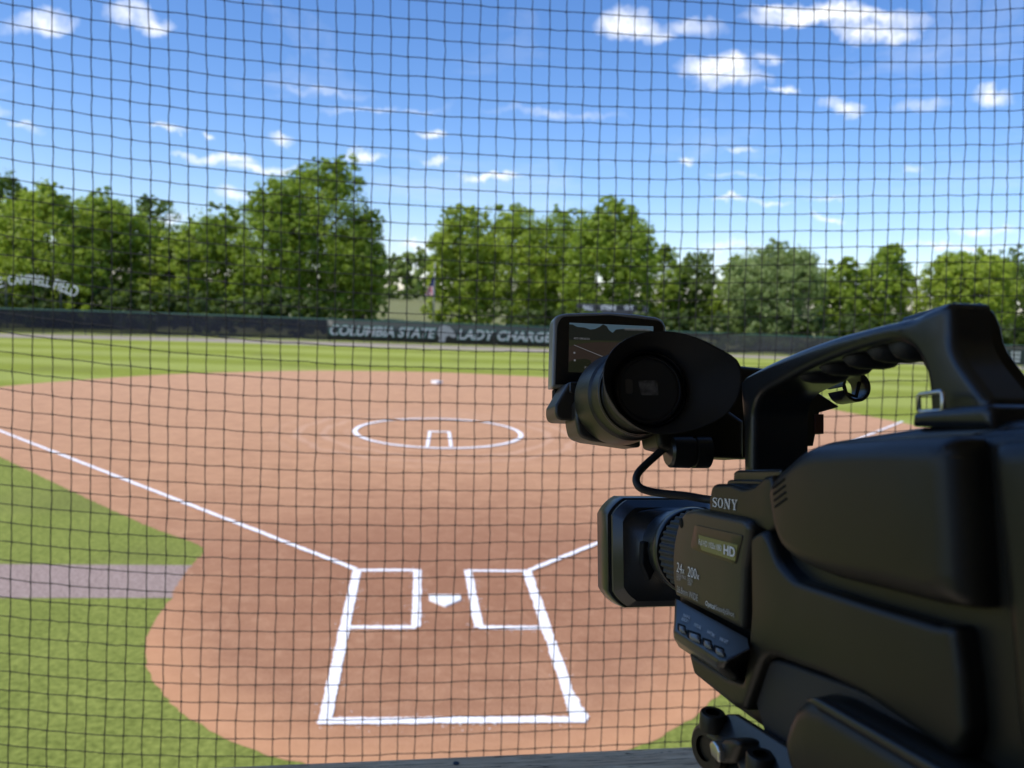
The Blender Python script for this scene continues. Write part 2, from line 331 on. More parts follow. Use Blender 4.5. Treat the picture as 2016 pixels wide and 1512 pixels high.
# dirt outline : arc round the pitcher's plate, foul strips, circle round home
dp = []
for a in np.linspace(rad(7), rad(176.0), 90):
    r0 = 18.0 + .12*math.sin(a*17)*.4; dp.append((.2+r0*math.cos(a), 12.9+r0*math.sin(a)))
left = [(-17.6, 15.9), (-13.2, 11.75), (-9.99, 8.55), (-7.89, 6.38), (-6.22, 4.68), (-4.86, 3.33), (-3.98, 2.60), (-3.74, 2.32), (-3.68, 2.1), (-3.69, 1.6), (-3.68, 1.2), (-3.66, .9), (-3.64, .5)]
dp += left
for a in np.linspace(rad(175), rad(384), 90):
    dp.append((.05+3.62*math.cos(a), .0+3.62*math.sin(a)))
dp += [(3.62, 2.2), (4.86, 3.33), (6.3, 4.68), (9.99, 8.4), (13.4, 11.6), (17.9, 15.4)]
dq = []
for i, (x, y) in enumerate(dp):           # subdivide so that the turf edge is slightly ragged
    x2, y2 = dp[(i+1) % len(dp)]; n = max(1, int(math.hypot(x2-x, y2-y)/.05))
    for k in range(n):
        u = k/n; xx = x+(x2-x)*u; yy = y+(y2-y)*u; w = .022
        dq.append((xx+w*(noise.noise(Vector((xx*4, yy*4, 0)))+1.3*noise.noise(Vector((xx*21, yy*21, 3)))), yy+w*(noise.noise(Vector((xx*4, yy*4, 7)))+1.3*noise.noise(Vector((xx*21, yy*21, 8))))))
sheet('infield_dirt', dq, .008, M['dirt'])
pa = [(-60, 1.56), (-60, .28), (-2.9, .33), (-2.9, 1.56)]
sheet('path', pa, .006, M['path'])
# warning track : between the outfield edge and the fence
FB = [(-66, 14), (-57, 28), (-49, 36.5), (-40, 44), (-31, 48.6), (-21, 51), (-10, 52.1), (0, 52.7), (10, 53.0), (20, 53.8), (28.4, 54.2), (40, 53.6), (52, 51), (64, 44), (74, 34)]
def fence_pts(step=2.4):
    P_ = [Vector((x, y, 0)) for x, y in FB]; out = []
    def cr(a, b, c, d, t): return .5*((2*b)+(c-a)*t+(2*a-5*b+4*c-d)*t*t+(-a+3*b-3*c+d)*t**3)
    dense = []
    for i in range(len(P_)-1):
        a, b, c, d = P_[max(i-1, 0)], P_[i], P_[i+1], P_[min(i+2, len(P_)-1)]
        for k in range(30): dense.append(cr(a, b, c, d, k/30))
    dense.append(P_[-1]); acc_ = 0; out = [dense[0]]
    for p0, p1 in zip(dense, dense[1:]):
        acc_ += (p1-p0).length
        if acc_ >= step: out.append(p1); acc_ = 0
    return out
FP = fence_pts()
inner = [p + (Vector((0, 8, 0))-p).normalized()*4.2 for p in FP]
tv = [(p.x, p.y, .004) for p in FP] + [(p.x, p.y, .004) for p in inner]; n = len(FP)
tag(mobj('warning_track', tv, [(i, i+1, n+i+1, n+i) for i in range(n-1)], M['track']), kind='structure')
# chalk
CK = MB()
def chalk(p, q, w=.055, wob=.012, z=.014, dens=1.):
    p = Vector(p); q = Vector(q); L = (q-p).length; n = max(2, int(L/.03/dens)); d = (q-p)/L; s_ = Vector((-d.y, d.x, 0)); v = []; f = []
    sd = random.random()*50
    for i in range(n+1):
        c = p + d*L*i/n
        for sg in (1, -1):
            a = noise.noise(Vector((i*.9, sg*9, sd)))*wob*1.3 + noise.noise(Vector((i*.12, sg*5, sd)))*wob
            v.append((*(c+s_*sg*(w+a)).xy, z))
        if i: f.append((2*i-2, 2*i-1, 2*i+1, 2*i))
    CK.add(v, f)
g = lambda x, y: Vector((*G(x, y).xy, 0))
zc = iter([.0142+.0015*i for i in range(20)])
TLL, TLR, TRL, TRR = g(703, 1124), g(822, 1124), g(921, 1125), g(1037, 1126)
BLL, BLR, BRL, BRR = g(679, 1237), g(819, 1237), g(943, 1238), g(1073, 1238)
RL, RR = g(639, 1424), g(1137, 1421)
for a, b, w in ((TLL, TLR, .042), (TRL, TRR, .042), (BLL, BLR, .042), (BRL, BRR, .050), (TLR, BLR, .058), (TRL, BRL, .058), (TLL, RL, .062), (TRR, RR, .064), (RL-Vector((.06, 0, 0)), RR+Vector((.08, 0, 0)), .056)):
    chalk(a, b, w, z=next(zc))
chalk(g(1124, 1376), g(1141, 1423), .078, .03, z=next(zc))
dL = Vector((-1, .985, 0)); chalk(g(700, 1124), g(0, 850), .045, z=next(zc)); chalk(g(0, 850), g(0, 850)+(g(0, 850)-g(700, 1124)).normalized()*26, .045, z=next(zc), dens=4)
chalk(g(1040, 1127), g(1777, 831), .045, z=next(zc))
# pitcher's circle
zz = next(zc); v = []; f = []; n = 260
for i in range(n):
    a = 2*math.pi*i/n; wob = .01*noise.noise(Vector((math.cos(a)*9, math.sin(a)*9, 1)))
    for r0 in (2.385, 2.525):
        r1 = r0 + (wob + .014*noise.noise(Vector((i*.8, r0*9, 2)))); v.append((.02+r1*math.cos(a), 12.97+r1*math.sin(a)*1.0, zz))
    f.append((2*i, 2*i+1, (2*i+3) % (2*n), (2*i+2) % (2*n)))
CK.add(v, f)
A_, B_, C_, D_ = g(841, 882), g(846, 852), g(884, 852), g(888, 882)
for a, b in ((A_, B_), (B_, C_), (C_, D_)): chalk(a, b, .045, z=next(zc))
tag(CK.build('chalk_lines', M['chalk']), kind='structure')
# loose chalk flecks
fl = MB()
for i in range(900):
    a, b = random.choice([(TLL, RL), (TRR, RR), (RL, RR), (RL, RR), (BRL, BRR), (BLL, BLR), (TLR, BLR), (TRL, BRL), (TLL, TLR)])
    c = a.lerp(b, random.random()) + Vector((random.gauss(0, .075), random.gauss(0, .06), 0)); s_ = random.uniform(.003, .010); r0 = random.random()*3
    fl.add([(c.x+s_*math.cos(r0+k*1.57), c.y+s_*math.sin(r0+k*1.57), .011) for k in range(4)], [(0, 1, 2, 3)])
tag(fl.build('chalk_dust', M['chalk']), kind='stuff')
# home plate, pitching plate, second base
def plate(name, pts, h, z0, label, cat, r=.006):
    b = MB(); n = len(pts); v = [(x, y, z0) for x, y in pts]+[(x, y, z0+h) for x, y in pts]
    b.add(v, [tuple(range(n, 2*n))] + [(i, (i+1) % n, n+(i+1) % n, n+i) for i in range(n)])
    o = b.build(name, M['white'], bev=r); return tag(o, label, cat)
hw = .2159
plate('home_plate', [(-hw, .40), (-hw, .22), (0.0, .0), (hw, .22), (hw, .40)], .026, .006, 'white five-sided home plate between the two chalked batter\'s boxes', 'home plate')
plate('pitching_plate', [(-.305, 13.02), (.305, 13.02), (.305, 13.17), (-.305, 13.17)], .012, .006, 'low white pitching slab inside the chalked pitcher\'s circle', 'pitching plate')
plate('second_base', [(-.24, 25.80), (0.03, 25.53), (.30, 25.80), (.03, 26.07)], .13, .006, 'white square base pad on the dirt near the far infield edge', 'base', .02)

# ------------------------------------------------------------------ outfield fence
fence = empty('outfield_fence', (0, 52.7, 0)); tag(fence, 'long low outfield fence hung with black windscreen mesh under a green top rail', 'fence')
FO = Vector((0, 52.7, 0)); FH = 1.80
i0 = next(i for i, p in enumerate(FP) if p.x > 17)
for nm, a, b, mt, lab in (('windscreen', 0, i0, 'screen', None), ('windscreen', i0, len(FP)-1, 'screen2', 'faded grey windscreen mesh')):
    v = []; f = []; k = 0
    for i in range(a, b+1):
        if i < b: seg = [FP[i].lerp(FP[i+1], q/4) for q in range(4)]
        else: seg = [FP[i]]
        for q, c in enumerate(seg):
            bow = .05*math.sin(math.pi*q/4)
            tdir = (FP[min(i+1, len(FP)-1)]-FP[max(i-1, 0)]).normalized(); nn = Vector((tdir.y, -tdir.x, 0))
            for h in (.16, .9, FH-.06): v.append(c + nn*(.04 + (bow if h == .9 else 0)) + Vector((0, 0, h + (.03*noise.noise(c*.4) if h < .5 else 0))))
            if k: f += [(3*k-3, 3*k, 3*k+1, 3*k-2), (3*k-2, 3*k+1, 3*k+2, 3*k-1)]
            k += 1
    o = mobj(nm, v, f, M[mt], fence, True, FO)
    if lab: o['label'] = lab
b = MB(); b.tube([p+Vector((0, 0, FH)) for p in FP], .055, 6); b.build('top_rail', M['teal'], fence, True, FO)
b = MB(); b.tube([p+Vector((0, 0, .12)) for p in FP], .02, 5); b.build('bottom_rail', M['galv'], fence, True, FO)
pm = MB(); pm.tube([(0, 0, 0), (0, 0, FH)], .035, 8); pme = pm.build('post', M['galv'], fence, True)
for i, p in enumerate(FP):
    o = pme if i == 0 else pme.copy()
    if i: COL.objects.link(o); o.parent = fence
    o.location = p-FO+Vector((0, .04, 0))
# text
def text_geo(s, shear=0, bold=0, spacing=1.0):
    c = bpy.data.curves.new('t', 'FONT'); c.body = s; c.size = 1; c.shear = shear; c.offset = bold; c.space_character = spacing; c.resolution_u = 4
    o = bpy.data.objects.new('t', c); COL.objects.link(o); dg = bpy.context.evaluated_depsgraph_get(); me = bpy.data.meshes.new_from_object(o.evaluated_get(dg))
    v = np.array([q.co[:] for q in me.vertices]) if len(me.vertices) else np.zeros((1, 3)); f = [tuple(q.vertices) for q in me.polygons]
    bpy.data.objects.remove(o); bpy.data.curves.remove(c); bpy.data.meshes.remove(me)
    v = v[:, :2]; v = (v-v.min(0)); wh = v.max(0); return v/wh, f, wh
def plane_hit(px, py, P0, Nn):
    d = ray(px, py); return CAM + d*((Vector(P0)-CAM).dot(Nn)/d.dot(Nn))
def wall_text(name, s, x0, x1, z0, z1, yfun, mt, parent, off, shear=0, bold=0, th=.02):
    uv, f, _ = text_geo(s, shear, bold); v = [];  n = len(uv)
    for (u, w) in uv.tolist():
        x = x0+(x1-x0)*u; v.append(Vector((x, yfun(x), z0+(z1-z0)*w)))
    return mobj(name, v, f, mt, parent, False, off)
def fy(x):
    for a, b in zip(FP, FP[1:]):
        if a.x <= x <= b.x: return a.y+(b.y-a.y)*(x-a.x)/(b.x-a.x)
    return 53
pf = lambda px, py: plane_hit(px, py, (0, 52.4, 0), Vector((0, 1, 0)))
bn = empty('team_banner', (0, 52.3, 0)); tag(bn, 'long dark green banner with white team lettering tied along the centre of the outfield fence', 'banner')
BO = Vector((0, 52.3, 0))
xL, xR = pf(645, 640).x, pf(1132, 660).x
v = []; f = []
for k in range(41):
    x = xL+(xR-xL)*k/40; yy = fy(x)-.13
    v += [(x, yy, .17), (x, yy, FH-.05)]
    if k: f.append((2*k-2, 2*k, 2*k+1, 2*k-1))
o_ = mobj('cloth', v, f, M['banner'], bn, True, BO)
sol = o_.modifiers.new('s', 'SOLIDIFY'); sol.thickness = .01; sol.offset = 1
for s, a, b_, nm in (('COLUMBIA STATE', 651, 857, 'lettering'), ('LADY CHARGERS', 902, 1117, 'lettering')):
    xa, xb = pf(a, 655).x, pf(b_, 655).x
    o1 = wall_text(nm, s, xa, xb, .58, 1.36, lambda x: fy(x)-.17, M['letter'], bn, BO, .22, .015)
    wall_text('letter_edge', s, xa-.05, xb+.07, .53, 1.41, lambda x: fy(x)-.155, M['lettergreen'], o1, BO, .22, .04)
# emblem between the words: a plain grey irregular head-like shape
xc = pf(878, 650).x
em = [(-.7, .25), (-.55, .55), (-.85, 1.0), (-.5, 1.55), (-.1, 1.62), (.35, 1.5), (.75, 1.15), (1.0, .7), (.7, .62), (.25, .8), (.0, .6), (-.05, .25)]
mobj('emblem', [(xc+x*.85, fy(xc)-.17, .05+z) for x, z in em], [tuple(range(len(em)))], M['logo'], bn, False, BO)
# small dark sign on the fence far right
cs = plane_hit(1999, 702, (0, 46.5, 0), Vector((0, 1, 0)))
sg = empty('fence_sign', cs - Vector((0, 0, .8))); tag(sg, 'small dark sign with pale markings at the far right edge of the field', 'sign')
bb = MB(); bb.box((cs.x-.9, 46.4, cs.z-.65), (cs.x+.75, 46.46, cs.z+.55)); bb.build('sign_board', M['banner'], sg, False, sg.location, bev=.01)
bb = MB()
for k in range(9):
    x = cs.x-.35+(k % 3)*.3+random.uniform(-.05, .05); z = cs.z+.3-(k//3)*.33; bb.box((x-.10, 46.38, z-.12), (x+.1, 46.395, z+.12), .0)
bb.build('sign_marking', M['letter'], sg, False, sg.location)
bb = MB(); bb.box((cs.x-.95, 46.47, 0), (cs.x-.87, 46.55, cs.z+.5)); bb.build('post', M['galv'], sg, False, sg.location)
bb = MB(); bb.box((cs.x+.72, 46.47, 0), (cs.x+.80, 46.55, cs.z+.5)); bb.build('post', M['galv'], sg, False, sg.location)

# field name sign : arched white letters on a pipe frame behind the fence
def sgn(px, py): return plane_hit(px, py, (0, 55, 0), Vector((0, 1, 0)))
fs = empty('field_sign', (sgn(0, 600).x, 55, 0)); tag(fs, 'arched white letters reading CAMPBELL FIELD standing above the left outfield fence', 'sign'); FSO = fs.location.copy()
def arc_y(px): return 550 + 24*((px-48)/99.0)**2
def arch_word(s, a, b_):
    uv, f, wh = text_geo(s, 0, .0); v = []
    for (u, w) in uv.tolist():
        px = a+(b_-a)*u; sl_ = 2*24*(px-48)/99.0**2; hh = 19
        v.append(sgn(px + (w-.5)*hh*sl_, arc_y(px)-(w-.5)*hh))
    o = mobj('lettering', v, f, M['letterbright'], fs, False, FSO); m_ = o.modifiers.new('s', 'SOLIDIFY'); m_.thickness = .08; return o
arch_word('E', -8, 5); arch_word('CAMPBELL', 16, 99); arch_word('FIELD', 107, 152)
bb = MB(); bb.tube([sgn(x, arc_y(x)+9) + Vector((0, .1, 0)) for x in range(-62, 159, 10)], .025, 6); bb.build('frame_pipe', M['banner'], fs, True, FSO)
for x in (-45, 10, 118):
    p = sgn(x, arc_y(x)); bb = MB(); bb.tube([(p.x, 55.1, 0), (p.x, 55.1, p.z)], .06, 8); bb.build('post', M['banner'], fs, True, FSO)

# scoreboard
def sb(px, py): return plane_hit(px, py, (0, 60, 0), Vector((0, 1, 0)))
p0 = sb(1137, 597); p1 = sb(1272, 604); sbd = empty('scoreboard', ((p0.x+p1.x)/2, 60, 0)); tag(sbd, 'grey scoreboard with white headings rising behind the fence above the camcorder screen', 'scoreboard'); SBO = sbd.location.copy()
bb = MB(); bb.box((p0.x, 60, .8), (p1.x, 60.35, p0.z)); bb.build('cabinet', M['signgrey'], sbd, False, SBO, bev=.02)
for s, a, b_ in (('BALL', 1148, 1168), ('STRIKE', 1183, 1213), ('OUT', 1229, 1247)):
    xa, xb = sb(a, 605).x, sb(b_, 605).x; zt = sb(a, 599).z-.08
    wall_text('heading', s, xa, xb, zt-.42, zt, lambda x: 59.97, M['letterbright'], sbd, SBO, 0, .03)
for a, b_ in ((1141, 1146.5), (1171, 1180), (1215, 1227), (1249, 1266)):
    xa, xb = sb(a, 605).x, sb(b_, 605).x; zt = sb(a, 602).z
    bb = MB(); bb.box((xa, 59.96, zt-.26), (xb, 59.99, zt-.02)); bb.build('digit_window', M['signblack'], sbd, False, SBO)
    bb = MB(); bb.box((xa, 59.965, zt-1.3), (xb, 59.99, zt-.85)); bb.build('digit_window', M['signblack'], sbd, False, SBO)
for xx in (p0.x+.4, p1.x-.4):
    bb = MB(); bb.box((xx-.09, 60.36, 0), (xx+.09, 60.52, p0.z-.1)); bb.build('post', M['galv'], sbd, False, SBO)
bb = MB(); bb.box((p1.x+.02, 60.05, 0), (p1.x+.16, 60.2, p1.z+.05)); bb.build('side_post', M['galv'], sbd, False, SBO)

# flagpole with limp flag
pf_ = AT(854, 600, 76); fp = empty('flagpole', (pf_.x, pf_.y, 0)); tag(fp, 'slim grey flagpole with a limp red and white flag between the trees', 'flagpole')
ztop = AT(854, 516, 76).z
bb = MB(); bb.tube([(0, 0, 0), (0, 0, ztop)], [.09, .05], 8); bb.build('pole', M['galv'], fp, True)
m, t, p, o = tex_mat('flag_cloth'); se = N(t, 'ShaderNodeSeparateXYZ'); t.links.new(o, se.inputs[0])
sn = mth(t, 'GREATER_THAN', mth(t, 'SINE', mth(t, 'MULTIPLY', mth(t, 'ADD', se.outputs[0], mth(t, 'MULTIPLY', se.outputs[2], .25)), 24.)), -.1)
cfl = mixc(t, sn, (.65, .6, .6), (.42, .03, .05)); cfl = mixc(t, mth(t, 'GREATER_THAN', se.outputs[2], ztop-1.4-.95), cfl, (.03, .04, .12)); t.links.new(cfl, p.inputs['Base Color'])
v = []; f = []
zf0 = AT(854, 541, 76).z; zf1 = AT(854, 580, 76).z
for j in range(13):
    tt = j/12; z = zf0+(zf1-zf0)*tt
    for i in range(9):
        u = i/8; v.append((.06 - u*(.25+.75*tt)+.5*tt*u*0, .12*math.sin(u*9+tt*3), z-.25*u))
for j in range(12):
    for i in range(8): k = j*9+i; f.append((k, k+1, k+10, k+9))
mobj('flag', v, f, m, fp, True)

# ------------------------------------------------------------------ trees
rng = np.random.default_rng(11)
def crown_mesh(name, lobes, n, leaf, mt, parent, seed):
    """lobes: (cx,cy,cz,rx,ry,rz) ellipsoids; leaves gather in clumps on and inside them"""
    rg = np.random.default_rng(seed); lob = np.array(lobes); vol = lob[:, 3]*lob[:, 5]; pr = vol/vol.sum()
    ncl = max(40, n//48); L = rg.choice(len(lob), ncl, p=pr); d = rg.normal(size=(ncl, 3)); d /= np.linalg.norm(d, axis=1)[:, None]
    rr = rg.uniform(.25, 1, ncl)**.42; rr = np.where(rg.random(ncl) < .12, rr*1.13, rr)
    cc_ = lob[L, :3] + d*rr[:, None]*lob[L, 3:]
    tint_c = np.clip(rg.normal(.52, .17, ncl), 0, 1)
    cs_ = rg.uniform(.45, 1.1, ncl)*np.minimum(lob[L, 3], lob[L, 5])*.215
    k = rg.integers(0, ncl, n); off = rg.normal(size=(n, 3)); off *= (cs_[k]/np.linalg.norm(off, axis=1)*rg.uniform(.3, 1.25, n)**.6)[:, None]; off[:, 2] *= .75
    P_ = cc_[k]+off
    nr = off/np.linalg.norm(off, axis=1)[:, None]*1.0 + d[k]*.5 + rg.normal(size=(n, 3))*.75 + np.array([-.12, -.15, .35]); nr /= np.linalg.norm(nr, axis=1)[:, None]
    a = np.cross(nr, rg.normal(size=(n, 3))); a /= np.linalg.norm(a, axis=1)[:, None]; b_ = np.cross(nr, a)
    s_ = leaf*rg.uniform(.6, 1.4, n)
    V = np.empty((n, 4, 3)); V[:, 0] = P_-a*s_[:, None]; V[:, 1] = P_-b_*(s_*.55)[:, None]; V[:, 2] = P_+a*s_[:, None]; V[:, 3] = P_+b_*(s_*.55)[:, None]
    V[:, :, 2] = np.maximum(V[:, :, 2], .15)
    me = bpy.data.meshes.new(name); me.vertices.add(n*4); me.loops.add(n*4); me.polygons.add(n)
    me.vertices.foreach_set('co', V.ravel().astype(np.float32)); me.loops.foreach_set('vertex_index', np.arange(n*4, dtype=np.int32))
    me.polygons.foreach_set('loop_start', np.arange(0, n*4, 4, dtype=np.int32)); me.polygons.foreach_set('loop_total', np.full(n, 4, dtype=np.int32)) if False else None
    me.update(calc_edges=True)
    at = me.attributes.new('tint', 'FLOAT', 'FACE'); at.data.foreach_set('value', np.clip(tint_c[k]+rg.normal(0, .09, n), 0, 1).astype(np.float32))
    me.materials.append(mt); o = bpy.data.objects.new(name, me); COL.objects.link(o); o.parent = parent; return o
def fence_dist(px):
    d = ray(px, 640); best = 60
    for a, b in zip(FP, FP[1:]):
        e = b-a; den = d.x*e.y-d.y*e.x
        if abs(den) < 1e-9: continue
        t_ = ((a.x-CAM.x)*e.y-(a.y-CAM.y)*e.x)/den; u_ = ((a.x-CAM.x)*d.y-(a.y-CAM.y)*d.x)/den
        if t_ > 0 and 0 <= u_ <= 1: best = t_*math.hypot(d.x, d.y)
    return best
def tree(px, top, wpx, dist, kind, label, seed, n=9000, leaf=.24, skirt=.9, cat='tree', spire=0, group='trees beyond the outfield fence'):
    dist = max(dist, fence_dist(px)+8+(dist-66)*.35); base = AT(px, 640, dist); zt = AT(px, top, dist).z; gz = hz(base.y)
    H = zt-gz; Wd = wpx/FPX*dist/2
    root = empty('tree', (base.x, base.y, gz)); tag(root, label, cat, group)
    rg = random.Random(seed); lobes = []
    # main column then side lobes of different sizes
    lobes.append((0, 0, H*.50, Wd*.86, Wd*.7, H*.44))
    for i in range(6):
        a = rg.random()*6.28; q = rg.uniform(.35, .62); r = rg.uniform(.34, .52)*Wd
        lobes.append((math.cos(a)*Wd*q, math.sin(a)*Wd*q*.8, H*rg.uniform(.30, .74), r, r, r*rg.uniform(.8, 1.3)))
    for i in range(4):
        a = rg.random()*6.28; r = rg.uniform(.22, .34)*Wd
        lobes.append((math.cos(a)*Wd*.36, math.sin(a)*Wd*.3, H-r*rg.uniform(1.0, 2.1), r, r, r*1.15))
    lobes.append((Wd*.08*rg.uniform(-1, 1), 0, H-Wd*.30, Wd*.26, Wd*.26, Wd*.32))
    if skirt:
        for i in range(4): lobes.append(((i-1.5)*Wd*.42, rg.uniform(-.3, .3)*Wd, H*.2*skirt, Wd*.34, Wd*.34, H*.17))
    crown_mesh('crown', lobes, n, leaf, LM[kind], root, seed)
    tb = MB(); r0 = max(.12, H*.018); tb.tube([(0, 0, 0), (.1, 0, H*.25), (-.1, .1, H*.5), (0, 0, H*.85)], [r0*1.3, r0, r0*.7, r0*.2], 8)
    for i in range(6):
        a = rg.random()*6.28; z = H*rg.uniform(.22, .55); l = Wd*rg.uniform(.5, .8)
        tb.tube([(0, 0, z), (math.cos(a)*l*.5, math.sin(a)*l*.5, z+H*.10), (math.cos(a)*l, math.sin(a)*l, z+H*.2)], [r0*.5, r0*.35, r0*.12], 6)
    tb.build('trunk', M['bark'], root, True)
    return root
T = [
 (-420, 340, 260, 84, 'mid', 'green tree well outside the frame, farthest to the left', 5000),
 (2420, 480, 260, 84, 'mid', 'green tree well outside the frame, farthest to the right', 4500),
 (-150, 330, 300, 84, 'mid', 'broad green tree just outside the frame on the left', 8000),
 (8, 330, 150, 88, 'dark', 'tall dull green tree at the left edge, behind the arched sign', 8000),
 (100, 358, 190, 76, 'yellow', 'bright yellowish tree directly above the arched white letters', 11000),
 (205, 368, 180, 80, 'mid', 'green tree right of the arched sign with a rounded top', 9000),
 (312, 382, 120, 84, 'dark', 'narrow darker tree with a spiky top and sky showing through it', 4200),
 (345, 452, 150, 78, 'yellow', 'short yellow-green tree below the gap of sky left of the tallest tree', 6000),
 (425, 398, 170, 80, 'mid', 'mid-height tree leaning against the left flank of the tallest tree', 7500),
 (535, 352, 165, 77, 'mid', 'tree forming the left shoulder of the tallest tree', 9000),
 (632, 306, 230, 80, 'mid', 'tallest tree of all, left of the gap in the tree line', 15000),
 (712, 400, 110, 79, 'mid', 'lower right flank tree overhanging the pale grassy gap', 6000),
 (905, 395, 150, 78, 'yellow', 'bright tree at the right side of the gap, beside the flagpole', 9000),
 (1000, 398, 220, 80, 'yellow', 'rounded tree in the middle of the centre clump', 9500),
 (1090, 404, 190, 82, 'mid', 'tree between the two high crowns of the centre clump', 6500),
 (1190, 388, 205, 76, 'mid', 'dense tree right above the scoreboard', 13000),
 (1300, 478, 100, 84, 'mid', 'lower tree stepping down right of the scoreboard tree', 5500),
 (1365, 492, 100, 86, 'dark', 'low dark tree above the camcorder eyecup', 5500),
 (1518, 470, 205, 66, 'silver', 'large rounded silvery-leaved tree standing close behind the fence', 14000),
 (1440, 500, 90, 84, 'mid', 'low tree filling the left side of the silvery tree', 4500),
 (1645, 505, 110, 80, 'mid', 'low tree between the silvery tree and the camcorder handle', 6500),
 (1735, 482, 120, 82, 'mid', 'green tree with a pointed top above the camcorder handle grip', 7500),
 (1900, 487, 185, 72, 'yellow', 'bright yellow-green tree above the rear of the camcorder handle', 11000),
 (1985, 488, 180, 86, 'dark', 'dark tree at the right edge of the frame behind the bright one', 8000),
 (2150, 470, 260, 84, 'dark', 'dark broad tree just outside the frame on the right', 6000)]
for i, (px, top, w, d, k, lab, n) in enumerate(T): tree(px, top, w, d, k, lab, 100+i, int(n*5.5), .125 if k != 'silver' else .12)
tree(815, 484, 95, 150, 'far', 'distant tree in the grassy gap between the tall trees', 300, 6000, .4)
tree(770, 500, 70, 155, 'far', 'distant small tree half hidden by the tallest tree in the gap', 301, 4000, .4)
# low dark hedge masses along the back of the fence
hl = [(px, d) for px, d in ((-60, 70), (60, 66), (170, 66), (285, 66), (395, 68), (505, 68), (590, 70), (1045, 68), (1130, 70), (1290, 68), (1400, 68), (1600, 70), (1700, 68), (1820, 68), (1960, 70))]
labs = ['dark bush behind the fence at the far left, outside the sign', 'dark bush under the arched white letters', 'dark bush at the right end of the arched letters', 'dark bush behind the fence, first one clear of the sign on its right', 'dark bush under the short yellow-green tree', 'dark bush under the left shoulder of the tallest tree', 'dark bush under the trunk of the tallest tree', 'dark bush behind the fence lettering, left of the scoreboard', 'dark bush immediately left of the scoreboard', 'dark bush immediately right of the scoreboard', 'dark bush over the camcorder eyecup', 'dark bush just right of the silvery tree', 'dark bush left of the handle top', 'dark bush behind the rear end of the handle', 'dark bush at the right edge beside the small sign']
for i, ((px, d), lab) in enumerate(zip(hl, labs)):
    b0 = AT(px, 640, fence_dist(px)+(9.5 if px < 200 else 4.5)); wd = 3.2; r_ = empty('bush', (b0.x, b0.y, hz(b0.y))); tag(r_, lab, 'bush', 'bushes behind the outfield fence')
    crown_mesh('foliage', [(0, 0, 1.6, wd, 2, 1.7), (-1.5, .5, 2.6, 1.5, 1.5, 1.4), (1.3, .3, 2.2, 1.8, 1.5, 1.5)], 3600, .2, LM['bush'], r_, 500+i)
# shaded hedge at the far end of the grassy gap
b0 = AT(810, 590, 118); gz = hz(b0.y); r_ = empty('hedge', (b0.x, b0.y, gz)); tag(r_, 'dark clipped hedge across the far end of the pale grassy gap', 'hedge')
crown_mesh('foliage', [(x, 0, 1.0, 1.6, 1.2, 1.3) for x in np.arange(-7, 7.1, 1.4)], 6000, .25, LM['dark'], r_, 700)

# ------------------------------------------------------------------ backstop net
def fitgrid(data, di, dj):
    A = np.array([[ (i/30.)**a*(j/20.)**b for a in range(di+1) for b in range(dj+1)] for i, j, _ in data]); y = np.array([q[2] for q in data])
    c = np.linalg.lstsq(A, y, rcond=None)[0]
    def f(i, j):
        return sum(c[a*(dj+1)+b]*(i/30.)**a*(j/20.)**b for a in range(di+1) for b in range(dj+1))
    def g_(i, j):
        ic = min(max(i, 0), 59); jc = min(max(j, -4), 39); v = f(ic, jc); e = .5
        if i != ic: s_ = 1 if i > ic else -1; v += (i-ic)*(f(ic, jc)-f(ic-s_*e*2, jc))/(e*2)*s_
        if j != jc: s_ = 1 if j > jc else -1; v += (j-jc)*(f(ic, jc)-f(ic, jc-s_*e*2))/(e*2)*s_
        return v
    return g_
XT = [26.7,65.3,103,141,179,216.7,255,292,330,368,405,441.7,478.5,515,552,589.6,626.7,663,699,734,769.7,805.8,841,876,911.7,945.8,981,1014,1049.6,1083,1117,1150.6,1184,1216,1249.6,1282,1314.5,1348,1380.6,1412.5,1444.5,1476,1508.7,1540,1572,1602.5,1632.7,1663.6,1694.5,1725.7,1755.6,1785.8,1815.7,1845.5,1874.7,1902.8,1931,1959.8,1988.6,2016]
XM = [26,65,103.8,142.4,181.6,218.8,257,294.4,331.6,368.8,405.6,442.7,480,516.7,553,589.2,624.8,660.5,696.5,731,765.6,801,835.3,869.4,902.7,936,969.7,1003.4,1036.4,1068.3]
XB = [19.8,57.3,94,131,168.4,205.6,242.7,281,318,355,392,429.5,466.7,502.4,539,575,610,645,680,713.8,749.6,785,819.7,854.4,887.4,922,955,987.4,1021,1054,1087.8,1120,1152,1185,1217,1249,1281.5,1311.7,1343]
